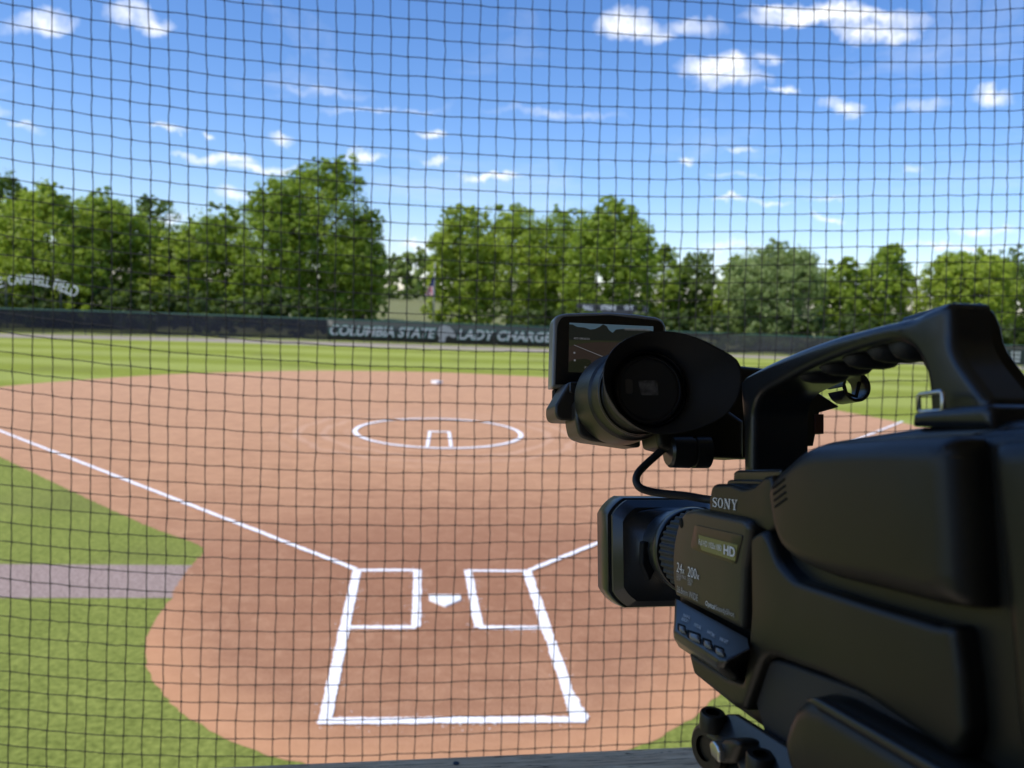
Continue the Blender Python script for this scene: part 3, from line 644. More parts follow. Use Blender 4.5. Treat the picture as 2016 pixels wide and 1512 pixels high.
cols = {0: (-0.0, [9,48.7,86.4,124,161.8,200.5,237.7,276.4,314,353.3,393,430.7,468.3,505.5,544.2,580.4,618,654.8,693,730,768.6,805.3,844,881.2,919.4,957.6,994.3,1030.5,1068,1104.3,1140.5,1177.2,1213.4,1250.6,1286.2,1323.4,1359,1394.8,1430.5,1466.6]),
        13: (-2, [10,47.7,84.4,121,158.3,196,232.7,269.8,306,343,380.4,417,454,490,526.5,563,599,635,671,707.5,743,777.7,815.4,850,887,923,958,994,1030,1066.6,1100.8,1138,1172,1207,1242.5,1278,1312.9,1348.5,1383.7,1419.4,1454.6]),
        26: (-3, [15,52.3,89.4,123.6,160.8,196,232.7,267.8,304.5,341.2,376.4,412,448.7,483.4,519,554.8,590.5,625.6,659.8,693.5,727,761.6,795.3,829.4,862.6,897.3,931,964.6,999.3,1033.5,1068,1101.8,1136,1170,1204.3,1238,1271.7,1306.8,1341,1375.7,1410,1443,1478]),
        39: (-4, [7.7,41.7,77.4,113,148.3,182.3,217,251.5,284.6,319,353.8,388,422,456,490.5]),
        56: (-4, [21.3,55,87.6,121,153,186.3,219.2,252.5,285.4,318.3,351.7,384,417.5,450,482.8,515.8,549])}
cols[56] = (-4, [21.3,55,87.6,121,153,186.3,219.2,252.5,285.4,318.3,351.7,384,417.5,450,482.8,515.8,549])
yd = [(c, j0+k, y) for c, (j0, L_) in cols.items() for k, y in enumerate(L_)]
# strip measurement: row -3 crosses column 56 at y=55, row -1 crosses column 39 at y=113
yd = [(c, j + (0 if c != 39 else 0), y) for c, j, y in yd if c != 39] + [(39, -4+k, y) for k, y in enumerate(cols[39][1])]
yd += [(39, 37, 1391), (39, 30, 1160), (39, 22, 890), (56, 37, 1374), (56, 28, 1080), (56, 20, 812)]
FY = fitgrid(yd, 4, 3)
jt = lambda i: (25-FY(i, 0))/36.0
xd = [(i, (28-FY(i, 0))/35.5, x) for i, x in enumerate(XT)] + [(i, (700-FY(i, 17))/35.5+17, x) for i, x in enumerate(XM)] + [(i, (1400-FY(i, 37))/35.+37, x) for i, x in enumerate(XB)]
xd += [(45, 16, 1592), (50, 16, 1742), (56, 13, 1916), (59, 13, 2001), (59, 9, 2009), (50, 37, 1703), (59, 37, 1945)]
FX = fitgrid(xd, 4, 2)
NI = range(-22, 80); NJ = range(-16, 52); rg = random.Random(5)
node = {}
for i in NI:
    for j in NJ:
        x = FX(i, j)+rg.gauss(0, .55)+1.3*noise.noise(Vector((i*.5, j*.5, 1))); y = FY(i, j)+rg.gauss(0, .5)+1.2*noise.noise(Vector((i*.5, j*.5, 9)))
        x = float(x); y = float(y); D = 1.80+.24*i/56. + .012*noise.noise(Vector((i*.12, j*.12, 4)))
        node[i, j] = CAM + ray(x, y)*D
nv = []; nf = []
def strand(a, b, r):
    t_ = (b-a).normalized(); u_ = t_.cross(FW).normalized(); w_ = t_.cross(u_); k = len(nv); mid = (a+b)/2 + u_*rg.gauss(0, .0006) + w_*rg.gauss(0, .0006)
    for c, rr in ((a, r*1.1), (mid, r*.92), (b, r*1.1)):
        for q in range(5):
            th = q*2*math.pi/5; nv.append(c + (u_*math.cos(th)+w_*math.sin(th))*rr)
    for s_ in (0, 5):
        for q in range(5): nf.append((k+s_+q, k+s_+(q+1) % 5, k+s_+5+(q+1) % 5, k+s_+5+q))
for i in NI:
    for j in NJ:
        if (i+1, j) in node: strand(node[i, j], node[i+1, j], .00118)
        if (i, j+1) in node: strand(node[i, j], node[i, j+1], .00125)
        c = node[i, j]; k = len(nv); R_ = .0034
        for dx in ((1, 0, 0), (-1, 0, 0), (0, 1, 0), (0, -1, 0), (0, 0, 1), (0, 0, -1)): nv.append(c + (RT*dx[0]+UP*dx[2]+FW*dx[1])*R_*rg.uniform(.8, 1.2))
        for a, b_ in ((0, 2), (2, 1), (1, 3), (3, 0)): nf.append((k+a, k+b_, k+4)); nf.append((k+b_, k+a, k+5))
net = mobj('backstop_net', nv, nf, M['net'], None, True); tag(net, 'black square-mesh knotted backstop netting hanging between the camcorder and the field', 'net')

# ------------------------------------------------------------------ press box (gives the shade the camcorder stands in)
zr = CAM.z-.62
e0 = plane_hit(360, 1512, (0, 0, zr), Vector((0, 0, 1))); e1 = plane_hit(1400, 1467, (0, 0, zr), Vector((0, 0, 1)))
ed = (e1-e0).normalized(); en = Vector((ed.y, -ed.x, 0))       # en points back towards the camera
O_ = e0 + ed*((CAM-e0).dot(ed)); ang = math.atan2(ed.y, ed.x)
pb = empty('press_box', (O_.x, O_.y, CAM.z-1.62)); pb.rotation_euler = (0, 0, ang); tag(pb, 'weathered grey timber rail of the shaded press box at the bottom of the view', 'railing')
def pbox(name, a, b_, mt, bev=.004, par=None):
    q = MB(); q.box(a, b_); o = q.build(name, mt, par or pb, bev=bev); return o
# local frame: x along the rail, -y back towards the camera, z up from floor
H0 = 1.0
rl = pbox('rail', (-2.6, -.155, H0-.042), (2.6, 0, H0), M['timber'], .004)
sc_ = plane_hit(898, 1503, (0, 0, zr), Vector((0, 0, 1))); lp = Matrix.Rotation(-ang, 3, 'Z') @ (sc_-pb.location)
q = MB(); q.lathe((lp.x, lp.y, H0+.0003), (0, 0, 1), [(0, .0042), (.0004, .0042), (.0006, .0030), (.0003, .001)], 20); q.build('screw', M['gloss'], rl, True)
pbox('front_wall', (-2.6, -.12, 0), (2.6, -.03, H0-.044), M['timberdark'])
pbox('floor', (-2.6, -3.2, -.1), (2.6, -.03, -.002), M['timberdark'])
pbox('back_wall', (-2.6, -3.3, 0), (2.6, -3.2, 2.56), M['timberdark'])
pbox('side_wall', (2.6, -3.3, 0), (2.7, 0, 2.56), M['timberdark'])
pbox('side_wall', (-2.7, -3.3, 0), (-2.6, -2.3, 2.56), M['timberdark'])
pbox('roof', (-1.4, -3.6, 2.56), (3.0, -.36, 2.68), M['timberdark'])

# ------------------------------------------------------------------ camcorder
# local frame: X to the right, Y along the lens, Z up; the eye stands SS metres left of its flat left side, at y = z = 0
SS = .175
cf = ray(752, 943).normalized(); cr_ = cf.cross(Vector((0, 0, 1))).normalized(); cu = cr_.cross(cf)
L2W = Matrix((cr_, cf, cu)).transposed(); W2L = L2W.transposed(); EYE = Vector((-SS, 0, 0))
BASE = Vector((.055, .33, -.115))                                   # the Empty sits at the base plate, over the tripod
cc = empty('camcorder'); cc.matrix_world = Matrix.Translation(CAM + cr_*SS + L2W @ BASE) @ L2W.to_4x4()
tag(cc, 'large black shoulder-mount camcorder with round eyecup, flip-out screen and carrying handle, in deep shade', 'camcorder')
def LR(px, py): return W2L @ ray(px, py)
def lp_(px, py, P0, Nn): d = LR(px, py); return EYE + d*((Vector(P0)-EYE).dot(Nn)/d.dot(Nn))
def X_(px, py, x): return lp_(px, py, (x, 0, 0), Vector((1, 0, 0)))
def Y_(px, py, y): return lp_(px, py, (0, y, 0), Vector((0, 1, 0)))
def rounded(pts, n=6):
    """pts: (x, y[, r]) polygon with per-corner rounding radius"""
    out = []; m = len(pts)
    for i, p in enumerate(pts):
        a = Vector(p[:2]); r = p[2] if len(p) > 2 else 0
        if r <= 0: out.append(tuple(a)); continue
        b_ = Vector(pts[i-1][:2])-a; c_ = Vector(pts[(i+1) % m][:2])-a; r1 = min(r, b_.length*.48); r2 = min(r, c_.length*.48)
        s_ = a+b_.normalized()*r1; e_ = a+c_.normalized()*r2
        for k in range(n+1):
            t_ = k/n; q = s_*(1-t_)**2 + a*2*t_*(1-t_) + e_*t_*t_; out.append(tuple(q))
    o2 = []
    for q in out:
        if not o2 or (Vector(q)-Vector(o2[-1])).length > 1e-6: o2.append(q)
    return o2
def slab(name, pts, axis, pos, depth, r, mt, parent=None, back=True, steps=5, rx=None, nrm=None, P0=None):
    """pts in photo pixels, traced on the plane axis=pos (the face turned to the eye); r = edge rounding in metres"""
    P = rounded(pts)
    if nrm is None: Nn = Vector((1, 0, 0)) if axis == 'x' else Vector((0, 1, 0)); P0 = Nn*pos
    else: Nn = nrm.normalized()
    U = Vector((0, 1, 0)) if abs(Nn.y) < .9 else Vector((1, 0, 0)); U = (U-Nn*U.dot(Nn)).normalized(); V = Nn.cross(U)
    Q = [lp_(x, y, P0, Nn)-P0 for x, y in P]; Q = [Vector((q.dot(U), q.dot(V))) for q in Q]
    Q = [q for i, q in enumerate(Q) if (q-Q[i-1]).length > 2e-5]
    ar = sum(Q[i-1].x*Q[i].y-Q[i].x*Q[i-1].y for i in range(len(Q)))
    if ar < 0: Q.reverse()
    rx = rx or r; sp = min(.004, max(r*.45, .0005)); B = []
    for i in range(len(Q)):
        a, b_ = Q[i], Q[(i+1) % len(Q)]; m_ = max(1, int((b_-a).length/sp))
        for k in range(m_): B.append(a.lerp(b_, k/m_))
    n = len(B); QA = np.array([q[:] for q in Q]); QB = np.roll(QA, -1, 0); QD = QB-QA; QL = (QD**2).sum(1)
    def dist(P2):
        P2 = np.asarray(P2); out = np.empty(len(P2))
        for c0 in range(0, len(P2), 2000):
            p_ = P2[c0:c0+2000, None, :]; t_ = np.clip(((p_-QA)*QD).sum(2)/QL, 0, 1); out[c0:c0+2000] = np.sqrt((((QA+QD*t_[:, :, None])-p_)**2).sum(2).min(1))
        return out
    nb = []
    for i in range(n):
        e1_ = (B[i]-B[i-1]).normalized(); e2_ = (B[(i+1) % n]-B[i]).normalized(); n1_ = Vector((-e1_.y, e1_.x)); n2_ = Vector((-e2_.y, e2_.x)); h = n1_+n2_
        h = h.normalized() if h.length > 1e-6 else n1_; nb.append(h/max(.35, h.dot(n1_)))
    allp = [tuple(q) for q in B]
    for k in range(1, steps+1):
        ins = r*(1-math.sin(math.pi/2*(steps-k)/steps)) if k < steps else r
        cand = np.array([(q+h*ins)[:] for q, h in zip(B, nb)]); dd_ = dist(cand); last = None
        inside = ((QD[None, :, 0]*0) == 0)
        for c_, d_ in zip(cand, dd_):
            if d_ < ins*.985: continue
            if last is not None and (abs(c_-last).max() < sp*.3): continue
            # inside test
            y_ = (QA[:, 1] > c_[1]) != (QB[:, 1] > c_[1]); xc_ = (QB[:, 0]-QA[:, 0])*(c_[1]-QA[:, 1])/np.where(QB[:, 1] == QA[:, 1], 1e-12, QB[:, 1]-QA[:, 1])+QA[:, 0]
            if (y_ & (c_[0] < xc_)).sum() % 2 == 0: continue
            allp.append((float(c_[0]), float(c_[1]))); last = c_
    ov, oe, of, ovo, oeo, ofo = delaunay_2d_cdt([Vector(q) for q in allp], [(i, (i+1) % n) for i in range(n)], [], 1, 1e-7)
    dz = dist(np.array([q[:] for q in ov])); t_ = np.clip(dz/r, 0, 1); dep = rx*(1-np.sqrt(np.clip(1-(1-t_)**2, 0, 1)))
    remap = {}
    for i, lst in enumerate(ovo):
        for q in lst: remap[q] = i
    v = [P0 + U*q.x + V*q.y + Nn*float(d_) for q, d_ in zip(ov, dep)]; f = [tuple(q) for q in of]; k0 = len(v)
    loop = [remap[i] for i in range(n)]
    for i in loop: q = ov[i]; v.append(P0 + U*q.x + V*q.y + Nn*(rx+.0001 if depth > rx*1.3 else rx))
    for i in loop: q = ov[i]; v.append(P0 + U*q.x + V*q.y + Nn*depth)
    for i in range(n):
        j_ = (i+1) % n; f.append((loop[i], loop[j_], k0+j_, k0+i)); f.append((k0+i, k0+j_, k0+n+j_, k0+n+i))
    if back: f.append(tuple(k0+n+i for i in range(n)))
    o = mobj(name, v, f, mt, parent or cc, True, BASE)
    bm = bmesh.new(); bm.from_mesh(o.data); bmesh.ops.remove_doubles(bm, verts=bm.verts, dist=2e-6); bmesh.ops.recalc_face_normals(bm, faces=bm.faces)
    for e in bm.edges:
        if len(e.link_faces) == 2 and e.calc_face_angle(0) > rad(42): e.smooth = False
    bm.to_mesh(o.data); bm.free()
    return o
z1 = lambda u, v, r=0: (1060+u*.47421, 580+v*.47421, r)
z2 = lambda u, v, r=0: (1060+u*.24802, 580+v*.24802, r)
z3 = lambda u, v, r=0: (1516+u*.24802, 580+v*.24802, r)
z4 = lambda u, v, r=0: (1160+u*.19841, 900+v*.19841, r)
z5 = lambda u, v, r=0: (1300+u*.19841, 1130+v*.19841, r)
z6 = lambda u, v, r=0: (1300+u*.19841, 1212+v*.19841, r)
z8 = lambda u, v, r=0: (1060+u*.12897, 600+v*.12897, r)
def decal(name, s, p0, p1, ptop, P0, Nn, mt, parent, shear=0, bold=0, lift=.0004):
    """flat lettering: baseline from pixel p0 to p1, first letter's top at pixel ptop"""
    uv, f, wh = text_geo(s, shear, bold); a = lp_(*p0, P0, Nn); b_ = lp_(*p1, P0, Nn); c_ = lp_(*ptop, P0, Nn); n_ = Nn.normalized()*-lift*(1 if (EYE-Vector(P0)).dot(Nn) < 0 else -1)
    return mobj(name, [a+(b_-a)*u+(c_-a)*w+n_ for u, w in uv.tolist()], f, mt, parent, False, BASE)
NX = Vector((1, 0, 0)); NY = Vector((0, 1, 0))
def quad(name, pts, P0, Nn, mt, parent, lift=.0004):
    n_ = Nn.normalized()*-lift; return mobj(name, [lp_(p[0], p[1], P0, Nn)+n_ for p in pts], [tuple(range(len(pts)))], mt, parent, False, BASE)

# --- main shell
slab('body', [(1330, 1070, 8), (1345, 1012, 10), (1392, 1012), (1400, 962, 4), (1440, 956), (1500, 950, 10), (1545, 915, 20), (1600, 880, 20), (1835, 862), (2784, 790), (2784, 2268), (1530, 1460), (1447, 1398, 8), (1363, 1330, 6), (1352, 1283), (1335, 1180)], 'x', .004, .115, .005, M['plastic'])
# rear part of the shell: stands higher and further back
slab('rear_housing', [(1862, 905, 16), (1868, 852, 14), (1940, 838, 6), (2784, 770), (2784, 2400), (2020, 1720), (1925, 1420, 60), (1900, 1200)], 'x', .006, .10, .010, M['plastic2'])
slab('battery_cover', [(1935, 905, 30), (1945, 868, 14), (2784, 820), (2784, 2300), (2030, 1660, 20), (1985, 1440, 60), (1962, 1150)], 'x', -.001, .02, .007, M['plastic'])
slab('top_deck', [(1560, 905, 20), (1612, 872, 25), (1800, 842, 4), (1960, 830), (2784, 765), (2784, 900), (1600, 930)], 'x', .022, .07, .004, M['plastic2'])
# bulged upper cover
cov = slab('side_cover', [z1(925, 800, 30), z1(960, 735, 40), z1(1010, 690, 20), z1(1065, 640, 30), z1(1120, 615, 25), z1(1400, 590), z1(1680, 580, 22), z1(1702, 640, 20), z1(1725, 1000), z1(1740, 1310, 10), z1(1600, 1290), z1(1400, 1235), z1(1200, 1185, 10), z1(1060, 1130, 20), z1(985, 1070, 30), z1(950, 980, 20), z1(935, 880)], 'x', -.010, .014, .0085, M['plastic'], rx=.010)
for k in range(4):
    a = z1(970+3*k, 803+26*k)[:2]; b_ = z1(1019+3*k, 765+27*k)[:2]
    slab('vent_slot', [(a[0], a[1]-2.2, 1), (b_[0], b_[1]-2.2, 1), (b_[0], b_[1]+2.2, 1), (a[0], a[1]+2.2, 1)], 'x', -.0103, .0003, .00005, M['dark'], cov, steps=1)
q = MB(); c_ = X_(1873, 890, .003); q.lathe(c_, (1, 0, 0), [(0, .0022), (0, .0030), (.003, .0032)], 20); q.build('screw', M['dark'], cc, True, BASE)
# lower cover, with the ledge and grip cut-outs
slab('lower_cover', [(1474, 1056, 10), (1500, 1040, 14), (1512, 1062), (1530, 1110, 20), (1562, 1142, 10), (1700, 1187), (1838, 1228, 6), (1876, 1232, 16), (1890, 1330), (1898, 1440), (1884, 1500, 30), (1700, 1372), (1620, 1330, 4), (1520, 1292, 12), (1500, 1298, 12), (1490, 1325, 8), (1466, 1399, 4), (1447, 1397, 6), (1364, 1329, 5), (1353, 1283), (1430, 1332), (1460, 1342, 6), (1470, 1290), (1476, 1200)], 'x', -.004, .012, .0035, M['plastic'])
slab('grip_recess', [z5(985, 870, 30), z5(1090, 835, 30), z5(1250, 880), (1720, 1368), (1900, 1480), (1960, 1700), (1520, 1500), z5(930, 1250, 8), z5(860, 1330, 10), z5(830, 1320, 10)], 'x', .0008, .008, .002, M['rubber'])
# shoulder pad
slab('shoulder_pad', [(1553, 1378, 10), (1575, 1368, 14), (1612, 1378, 8), (1880, 1530), (2500, 1900), (2450, 2100), (1545, 1540, 10), (1528, 1455, 14), (1535, 1420, 12)], 'x', -.014, .085, .009, M['plastic'], rx=.014)
slab('pad_trim', [(1580, 1378, 5), (1600, 1372, 6), (1880, 1532), (2200, 1730), (2196, 1748), (1880, 1556), (1590, 1384, 3)], 'x', -.0146, .004, .0012, M['plastic2'])
# --- front control panel
PN = -.005; P_n = Vector((PN, 0, 0))
cp = slab('control_panel', [z4(960, 525, 12), z4(1060, 515), z4(1540, 610, 10), z4(1590, 690, 12), z4(1530, 1100), z5(800, 560, 6), z5(160, 230), z4(850, 1380), z4(822, 1200), z4(820, 1000), z4(832, 850), z4(862, 690, 20), z4(905, 580, 16)], 'x', PN, .013, .0035, M['panel'])
slab('window_frame', [z4(1045, 668, 6), z4(1522, 775, 6), z4(1450, 1058, 8), z4(1425, 1056, 6), z4(1022, 915, 8), z4(1003, 880, 8)], 'x', PN-.0006, .001, .0004, M['gloss'], cp, steps=2)
wf = slab('label_strip', [z4(1082, 770), z4(1472, 872), z4(1446, 1032), z4(1112, 922), z4(1092, 850)], 'x', PN-.0009, .0004, .0001, M['label'], cp, steps=1)
PW = Vector((PN-.0010, 0, 0))
decal('lettering', 'Full HD 1920x1080', z4(1094, 868)[:2], z4(1318, 935)[:2], z4(1094, 812)[:2], PW, NX, M['print'], cp)
decal('lettering', 'HD', z4(1340, 962)[:2], z4(1452, 998)[:2], z4(1342, 866)[:2], PW, NX, M['print'], cp, bold=.03)
for (s, a, b_, c_, mt) in (('24', (872, 1135), (924, 1158), (878, 1040), 'print'), ('x', (928, 1152), (950, 1160), (930, 1108), 'print'), ('200', (982, 1182), (1070, 1212), (984, 1082), 'print'), ('x', (1073, 1208), (1096, 1218), (1075, 1164), 'print'),
                         ('CLEAR IMAGE', (872, 1183), (966, 1216), (873, 1150), 'printdim'), ('ZOOM', (874, 1218), (912, 1230), (875, 1187), 'printdim'), ('DIGITAL', (980, 1226), (1036, 1246), (981, 1194), 'printdim'), ('ZOOM', (983, 1265), (1022, 1280), (984, 1232), 'printdim'),
                         ('26.8mm WIDE', (876, 1334), (1084, 1432), (878, 1272), 'printdim')):
    decal('lettering', s, z4(*a)[:2], z4(*b_)[:2], z4(*c_)[:2], P_n, NX, M[mt], cp)
decal('lettering', 'Optical', z5(452, 322)[:2], z5(546, 368)[:2], z5(456, 262)[:2], P_n, NX, M['print'], cp, bold=.015)
decal('lettering', 'SteadyShot', z5(552, 372)[:2], z5(738, 446)[:2], z5(556, 304)[:2], P_n, NX, M['printdim'], cp)
q = MB(); c_ = X_(*z4(912, 655)[:2], PN-.0002); q.lathe(c_, (1, 0, 0), [(0, .0028), (.002, .0028)], 24); q.build('sensor_hole', M['dark'], cp, True, BASE)
# --- brand housing above the lens, with serif lettering
bh = slab('top_housing', [z4(1182, 562), z4(1186, 400), z4(1206, 292, 4), z4(1235, 265, 4), z4(1400, 262), z4(1530, 310, 8), z4(1640, 275), z4(1730, 190), z4(1800, 180), z4(1900, 640), z4(1780, 760), z4(1560, 640)], 'x', -.001, .06, .0025, M['plastic'])
def ring_poly(cx, cz, rx0, rz0, rx1, rz1, n=28):
    v = []; f = []
    for k in range(n):
        a = 2*math.pi*k/n; v += [(cx+rx0*math.cos(a), cz+rz0*math.sin(a)), (cx+rx1*math.cos(a), cz+rz1*math.sin(a))]
    return v, [(2*k, 2*k+1, (2*k+3) % (2*n), (2*k+2) % (2*n)) for k in range(n)]
def serif_brand():
    v = []; f = []
    def poly(p): k = len(v); v.extend(p); f.append(tuple(range(k, k+len(p))))
    # S : stroke of varying width along a spine
    sp = [(.80, .74), (.72, .88), (.50, .955), (.28, .90), (.17, .74), (.26, .60), (.50, .51), (.74, .41), (.84, .26), (.73, .10), (.48, .04), (.26, .10), (.15, .28)]
    wd_ = [.03, .05, .05, .085, .11, .125, .13, .125, .11, .085, .05, .05, .03]; dn = []
    for i in range(len(sp)-1):
        for t_ in (0, .5): dn.append((tuple(Vector(sp[i]).lerp(Vector(sp[i+1]), t_)), wd_[i]*(1-t_)+wd_[i+1]*t_))
    dn.append((sp[-1], wd_[-1])); k = len(v)
    for i, (p, w) in enumerate(dn):
        t_ = (Vector(dn[min(i+1, len(dn)-1)][0])-Vector(dn[max(i-1, 0)][0])).normalized(); n_ = Vector((-t_.y, t_.x)); v.append(tuple(Vector(p)+n_*w*.8)); v.append(tuple(Vector(p)-n_*w*.8))
        if i: f.append((k+2*i-2, k+2*i-1, k+2*i+1, k+2*i))
    poly([(.74, .98), (.84, .98), (.84, .66), (.78, .66)]); poly([(.13, .02), (.22, .02), (.21, .36), (.13, .36)])
    a, b_ = ring_poly(1.52, .5, .47, .50, .27, .42); k = len(v); v.extend(a); f.extend(tuple(x+k for x in q_) for q_ in b_)
    o = 2.15
    poly([(o, 1), (o+.34, 1), (o+1.0, .0), (o+.80, .0), (o+.12, .93), (o, .93)]); poly([(o+.14, .93), (o+.22, .82), (o+.22, .07), (o+.14, .07)]); poly([(o, 0), (o+.38, 0), (o+.38, .07), (o, .07)])
    poly([(o+.84, .93), (o+1.0, .93), (o+1.0, .0), (o+.84, .15)]); poly([(o+.70, 1), (o+1.12, 1), (o+1.12, .93), (o+.70, .93)])
    o = 3.42
    poly([(o+.05, .93), (o+.27, .93), (o+.63, .45), (o+.43, .42)]); poly([(o+.72, .93), (o+.82, .93), (o+.63, .45), (o+.55, .45)]); poly([(o+.43, .45), (o+.63, .45), (o+.63, .07), (o+.43, .07)])
    poly([(o, 1), (o+.42, 1), (o+.42, .93), (o, .93)]); poly([(o+.58, 1), (o+.98, 1), (o+.98, .93), (o+.58, .93)]); poly([(o+.30, .07), (o+.76, .07), (o+.76, 0), (o+.30, 0)])
    return v, f
v, f = serif_brand(); PB_ = Vector((-.0014, 0, 0)); a = lp_(*z4(1224, 492)[:2], PB_, NX); b_ = lp_(*z4(1462, 528)[:2], PB_, NX); c_ = lp_(*z4(1228, 396)[:2], PB_, NX)
mobj('brand_lettering', [a+(b_-a)*(x-.13)/4.2+(c_-a)*z for x, z in v], f, M['print'], bh, False, BASE)
# accessory shoe steps
slab('accessory_shoe', [z4(1425, 215), z4(1428, 150, 3), z4(1460, 128, 4), z4(1900, 120), z4(1900, 260), z4(1425, 245)], 'x', .010, .04, .0015, M['plastic2'])
slab('shoe_step', [z4(1362, 262), z4(1370, 232, 3), z4(1395, 224, 3), z4(1900, 230), z4(1900, 300), z4(1362, 275)], 'x', .007, .045, .001, M['plastic2'])
# --- button ledge
PX3 = lambda px, py, x: X_(px, py, x)
vv = [X_(1329, 1178, -.004), X_(1471, 1256, -.004), X_(1475, 1278, -.006), X_(1429, 1301, -.019), X_(1413, 1300, -.019), X_(1325, 1243, -.017), X_(1327, 1222, -.014)]
fn = (vv[1]-vv[0]).cross(vv[4]-vv[0]).normalized()
if fn.dot(EYE-vv[0]) > 0: fn = -fn           # points away from the eye
vv = [lp_(x, y, vv[0], fn) for x, y in ((1329, 1178), (1471, 1256), (1475, 1278), (1429, 1301), (1413, 1300), (1325, 1243), (1327, 1222))]
lw = [X_(1324.5, 1256, -.0165), X_(1411, 1315, -.018), X_(1426, 1316, -.017), X_(1447, 1347, .002), X_(1462, 1344, .002), X_(1477, 1288, .002), X_(1334, 1272, .002), X_(1329, 1180, .003)]
V_ = vv+lw
led = mobj('button_ledge', V_, [(0, 1, 2, 3, 4, 5, 6), (5, 4, 8, 7), (4, 3, 9, 8), (7, 8, 10, 13), (8, 9, 11, 10), (3, 2, 12, 11, 9), (0, 6, 5, 7, 13, 14)], M['plastic2'], cc, False, BASE)
bm = bmesh.new(); bm.from_mesh(led.data); bmesh.ops.recalc_face_normals(bm, faces=bm.faces); bm.to_mesh(led.data); bm.free()
m_ = led.modifiers.new('b', 'BEVEL'); m_.width = .0016; m_.segments = 3; m_.limit_method = 'ANGLE'; m_.angle_limit = rad(15); m_.harden_normals = True; led.data.polygons.foreach_set('use_smooth', [True]*len(led.data.polygons))
FPn = vv[0].copy()
for (u, w, hx, hy) in ((208, 530, 36, 44), (330, 608, 60, 52), (460, 678, 42, 48), (578, 750, 46, 46)):
    def rp(sx, sy): return [z5(u-hx*sx*.95, w-hy*sy*.75-hx*sx*.25, 3.5), z5(u+hx*sx, w-hy*sy*.75+hx*sx*.40, 3.5), z5(u+hx*sx*.92, w+hy*sy*.80+hx*sx*.20, 3.5), z5(u-hx*sx, w+hy*sy*.80-hx*sx*.45, 3.5)]
    bz = slab('button_well', rp(1.16, 1.18), None, 0, .001, .0002, M['dark'], led, nrm=fn, P0=FPn-fn*.0004, steps=1)
    slab('button', rp(.92, .92), None, 0, .002, .0016, M['button'], led, nrm=fn, P0=FPn-fn*.0020, rx=.0014)
for (s, a, b_, c_) in (('PEAKING', (228, 425), (294, 452), (234, 396)), ('ASSIGN 1', (208, 462), (280, 492), (216, 430)), ('MANUAL', (334, 518), (402, 555), (346, 486)), ('WHT BAL', (462, 590), (540, 636), (472, 558)), ('WB SET', (586, 660), (668, 700), (596, 628))):
    decal('lettering', s, z5(*a)[:2], z5(*b_)[:2], z5(*c_)[:2], FPn-fn*.0003, fn, M['print'], led, lift=.0003)

# --- lens: barrel, ribbed ring, hood
lc = Y_(1370, 1085, .49)
def lx(y): return Vector((lc.x, y, lc.z))
q = MB(); q.lathe(lx(.40), NY, [(0, .0265), (.05, .0265), (.055, .0245), (.12, .0245)], 64); q.build('lens_barrel', M['plastic2'], cc, True, BASE, wn=True); 
q = MB(); q.lathe(lx(.462), NY, [(0, .0245), (0, .0262), (.003, .0268), (.022, .0272), (.024, .0262), (.024, .0245)], 160, cap0=False, cap1=False, teeth=(2, 3)); autosmooth(q.build('focus_ring', M['rubber'], cc, False, BASE), 25)
q = MB(); q.lathe(lx(.488), NY, [(0, .0245), (0, .0278), (.001, .0284), (.007, .0288), (.009, .0278), (.009, .024)], 72, cap0=False, cap1=False); autosmooth(q.build('barrel_flange', M['plastic2'], cc, False, BASE))
hc = Vector((.0295, 0, (Y_(1200, 980, .565).z+Y_(1200, 1186, .565).z)/2)); hh = (Y_(1200, 980, .565).z-Y_(1200, 1186, .565).z)/2; hwid = hc.x-X_(1182, 1085, -.012).x
def rrect(w, h, r, n=5):
    out = []
    for cx, cz, a0 in ((w-r, h-r, 0), (-w+r, h-r, 90), (-w+r, -h+r, 180), (w-r, -h+r, 270)):
        for k in range(n+1):
            a = rad(a0+90*k/n); q0 = Vector((math.cos(rad(a0)), math.sin(rad(a0)))); q1 = Vector((math.cos(rad(a0+90)), math.sin(rad(a0+90)))); ch = q0.lerp(q1, k/n); f_ = .62 if r < min(w, h)*.6 else 0; out.append((cx+r*(math.cos(a)*(1-f_)+ch.x*f_), cz+r*(math.sin(a)*(1-f_)+ch.y*f_)))
    return out
def loft(name, secs, mt, parent=None, closed=False, deg=30):
    """secs: (y, half width, half height, corner radius, dx, dz)"""
    v = []; f = []; n = 24
    for (y, w, h, r, dx, dz) in secs:
        for (x, z) in rrect(w, h, min(r, w*.999, h*.999)): v.append(Vector((hc.x+dx+x, y, hc.z+dz+z)))
    for k in range(len(secs)-1):
        for i in range(n): f.append((k*n+i, k*n+(i+1) % n, (k+1)*n+(i+1) % n, (k+1)*n+i))
    o = mobj(name, v, f, mt, parent or cc, False, BASE); return autosmooth(o, deg)
dxl, dzl = lc.x-hc.x, lc.z-hc.z; a, b_ = .042, hh
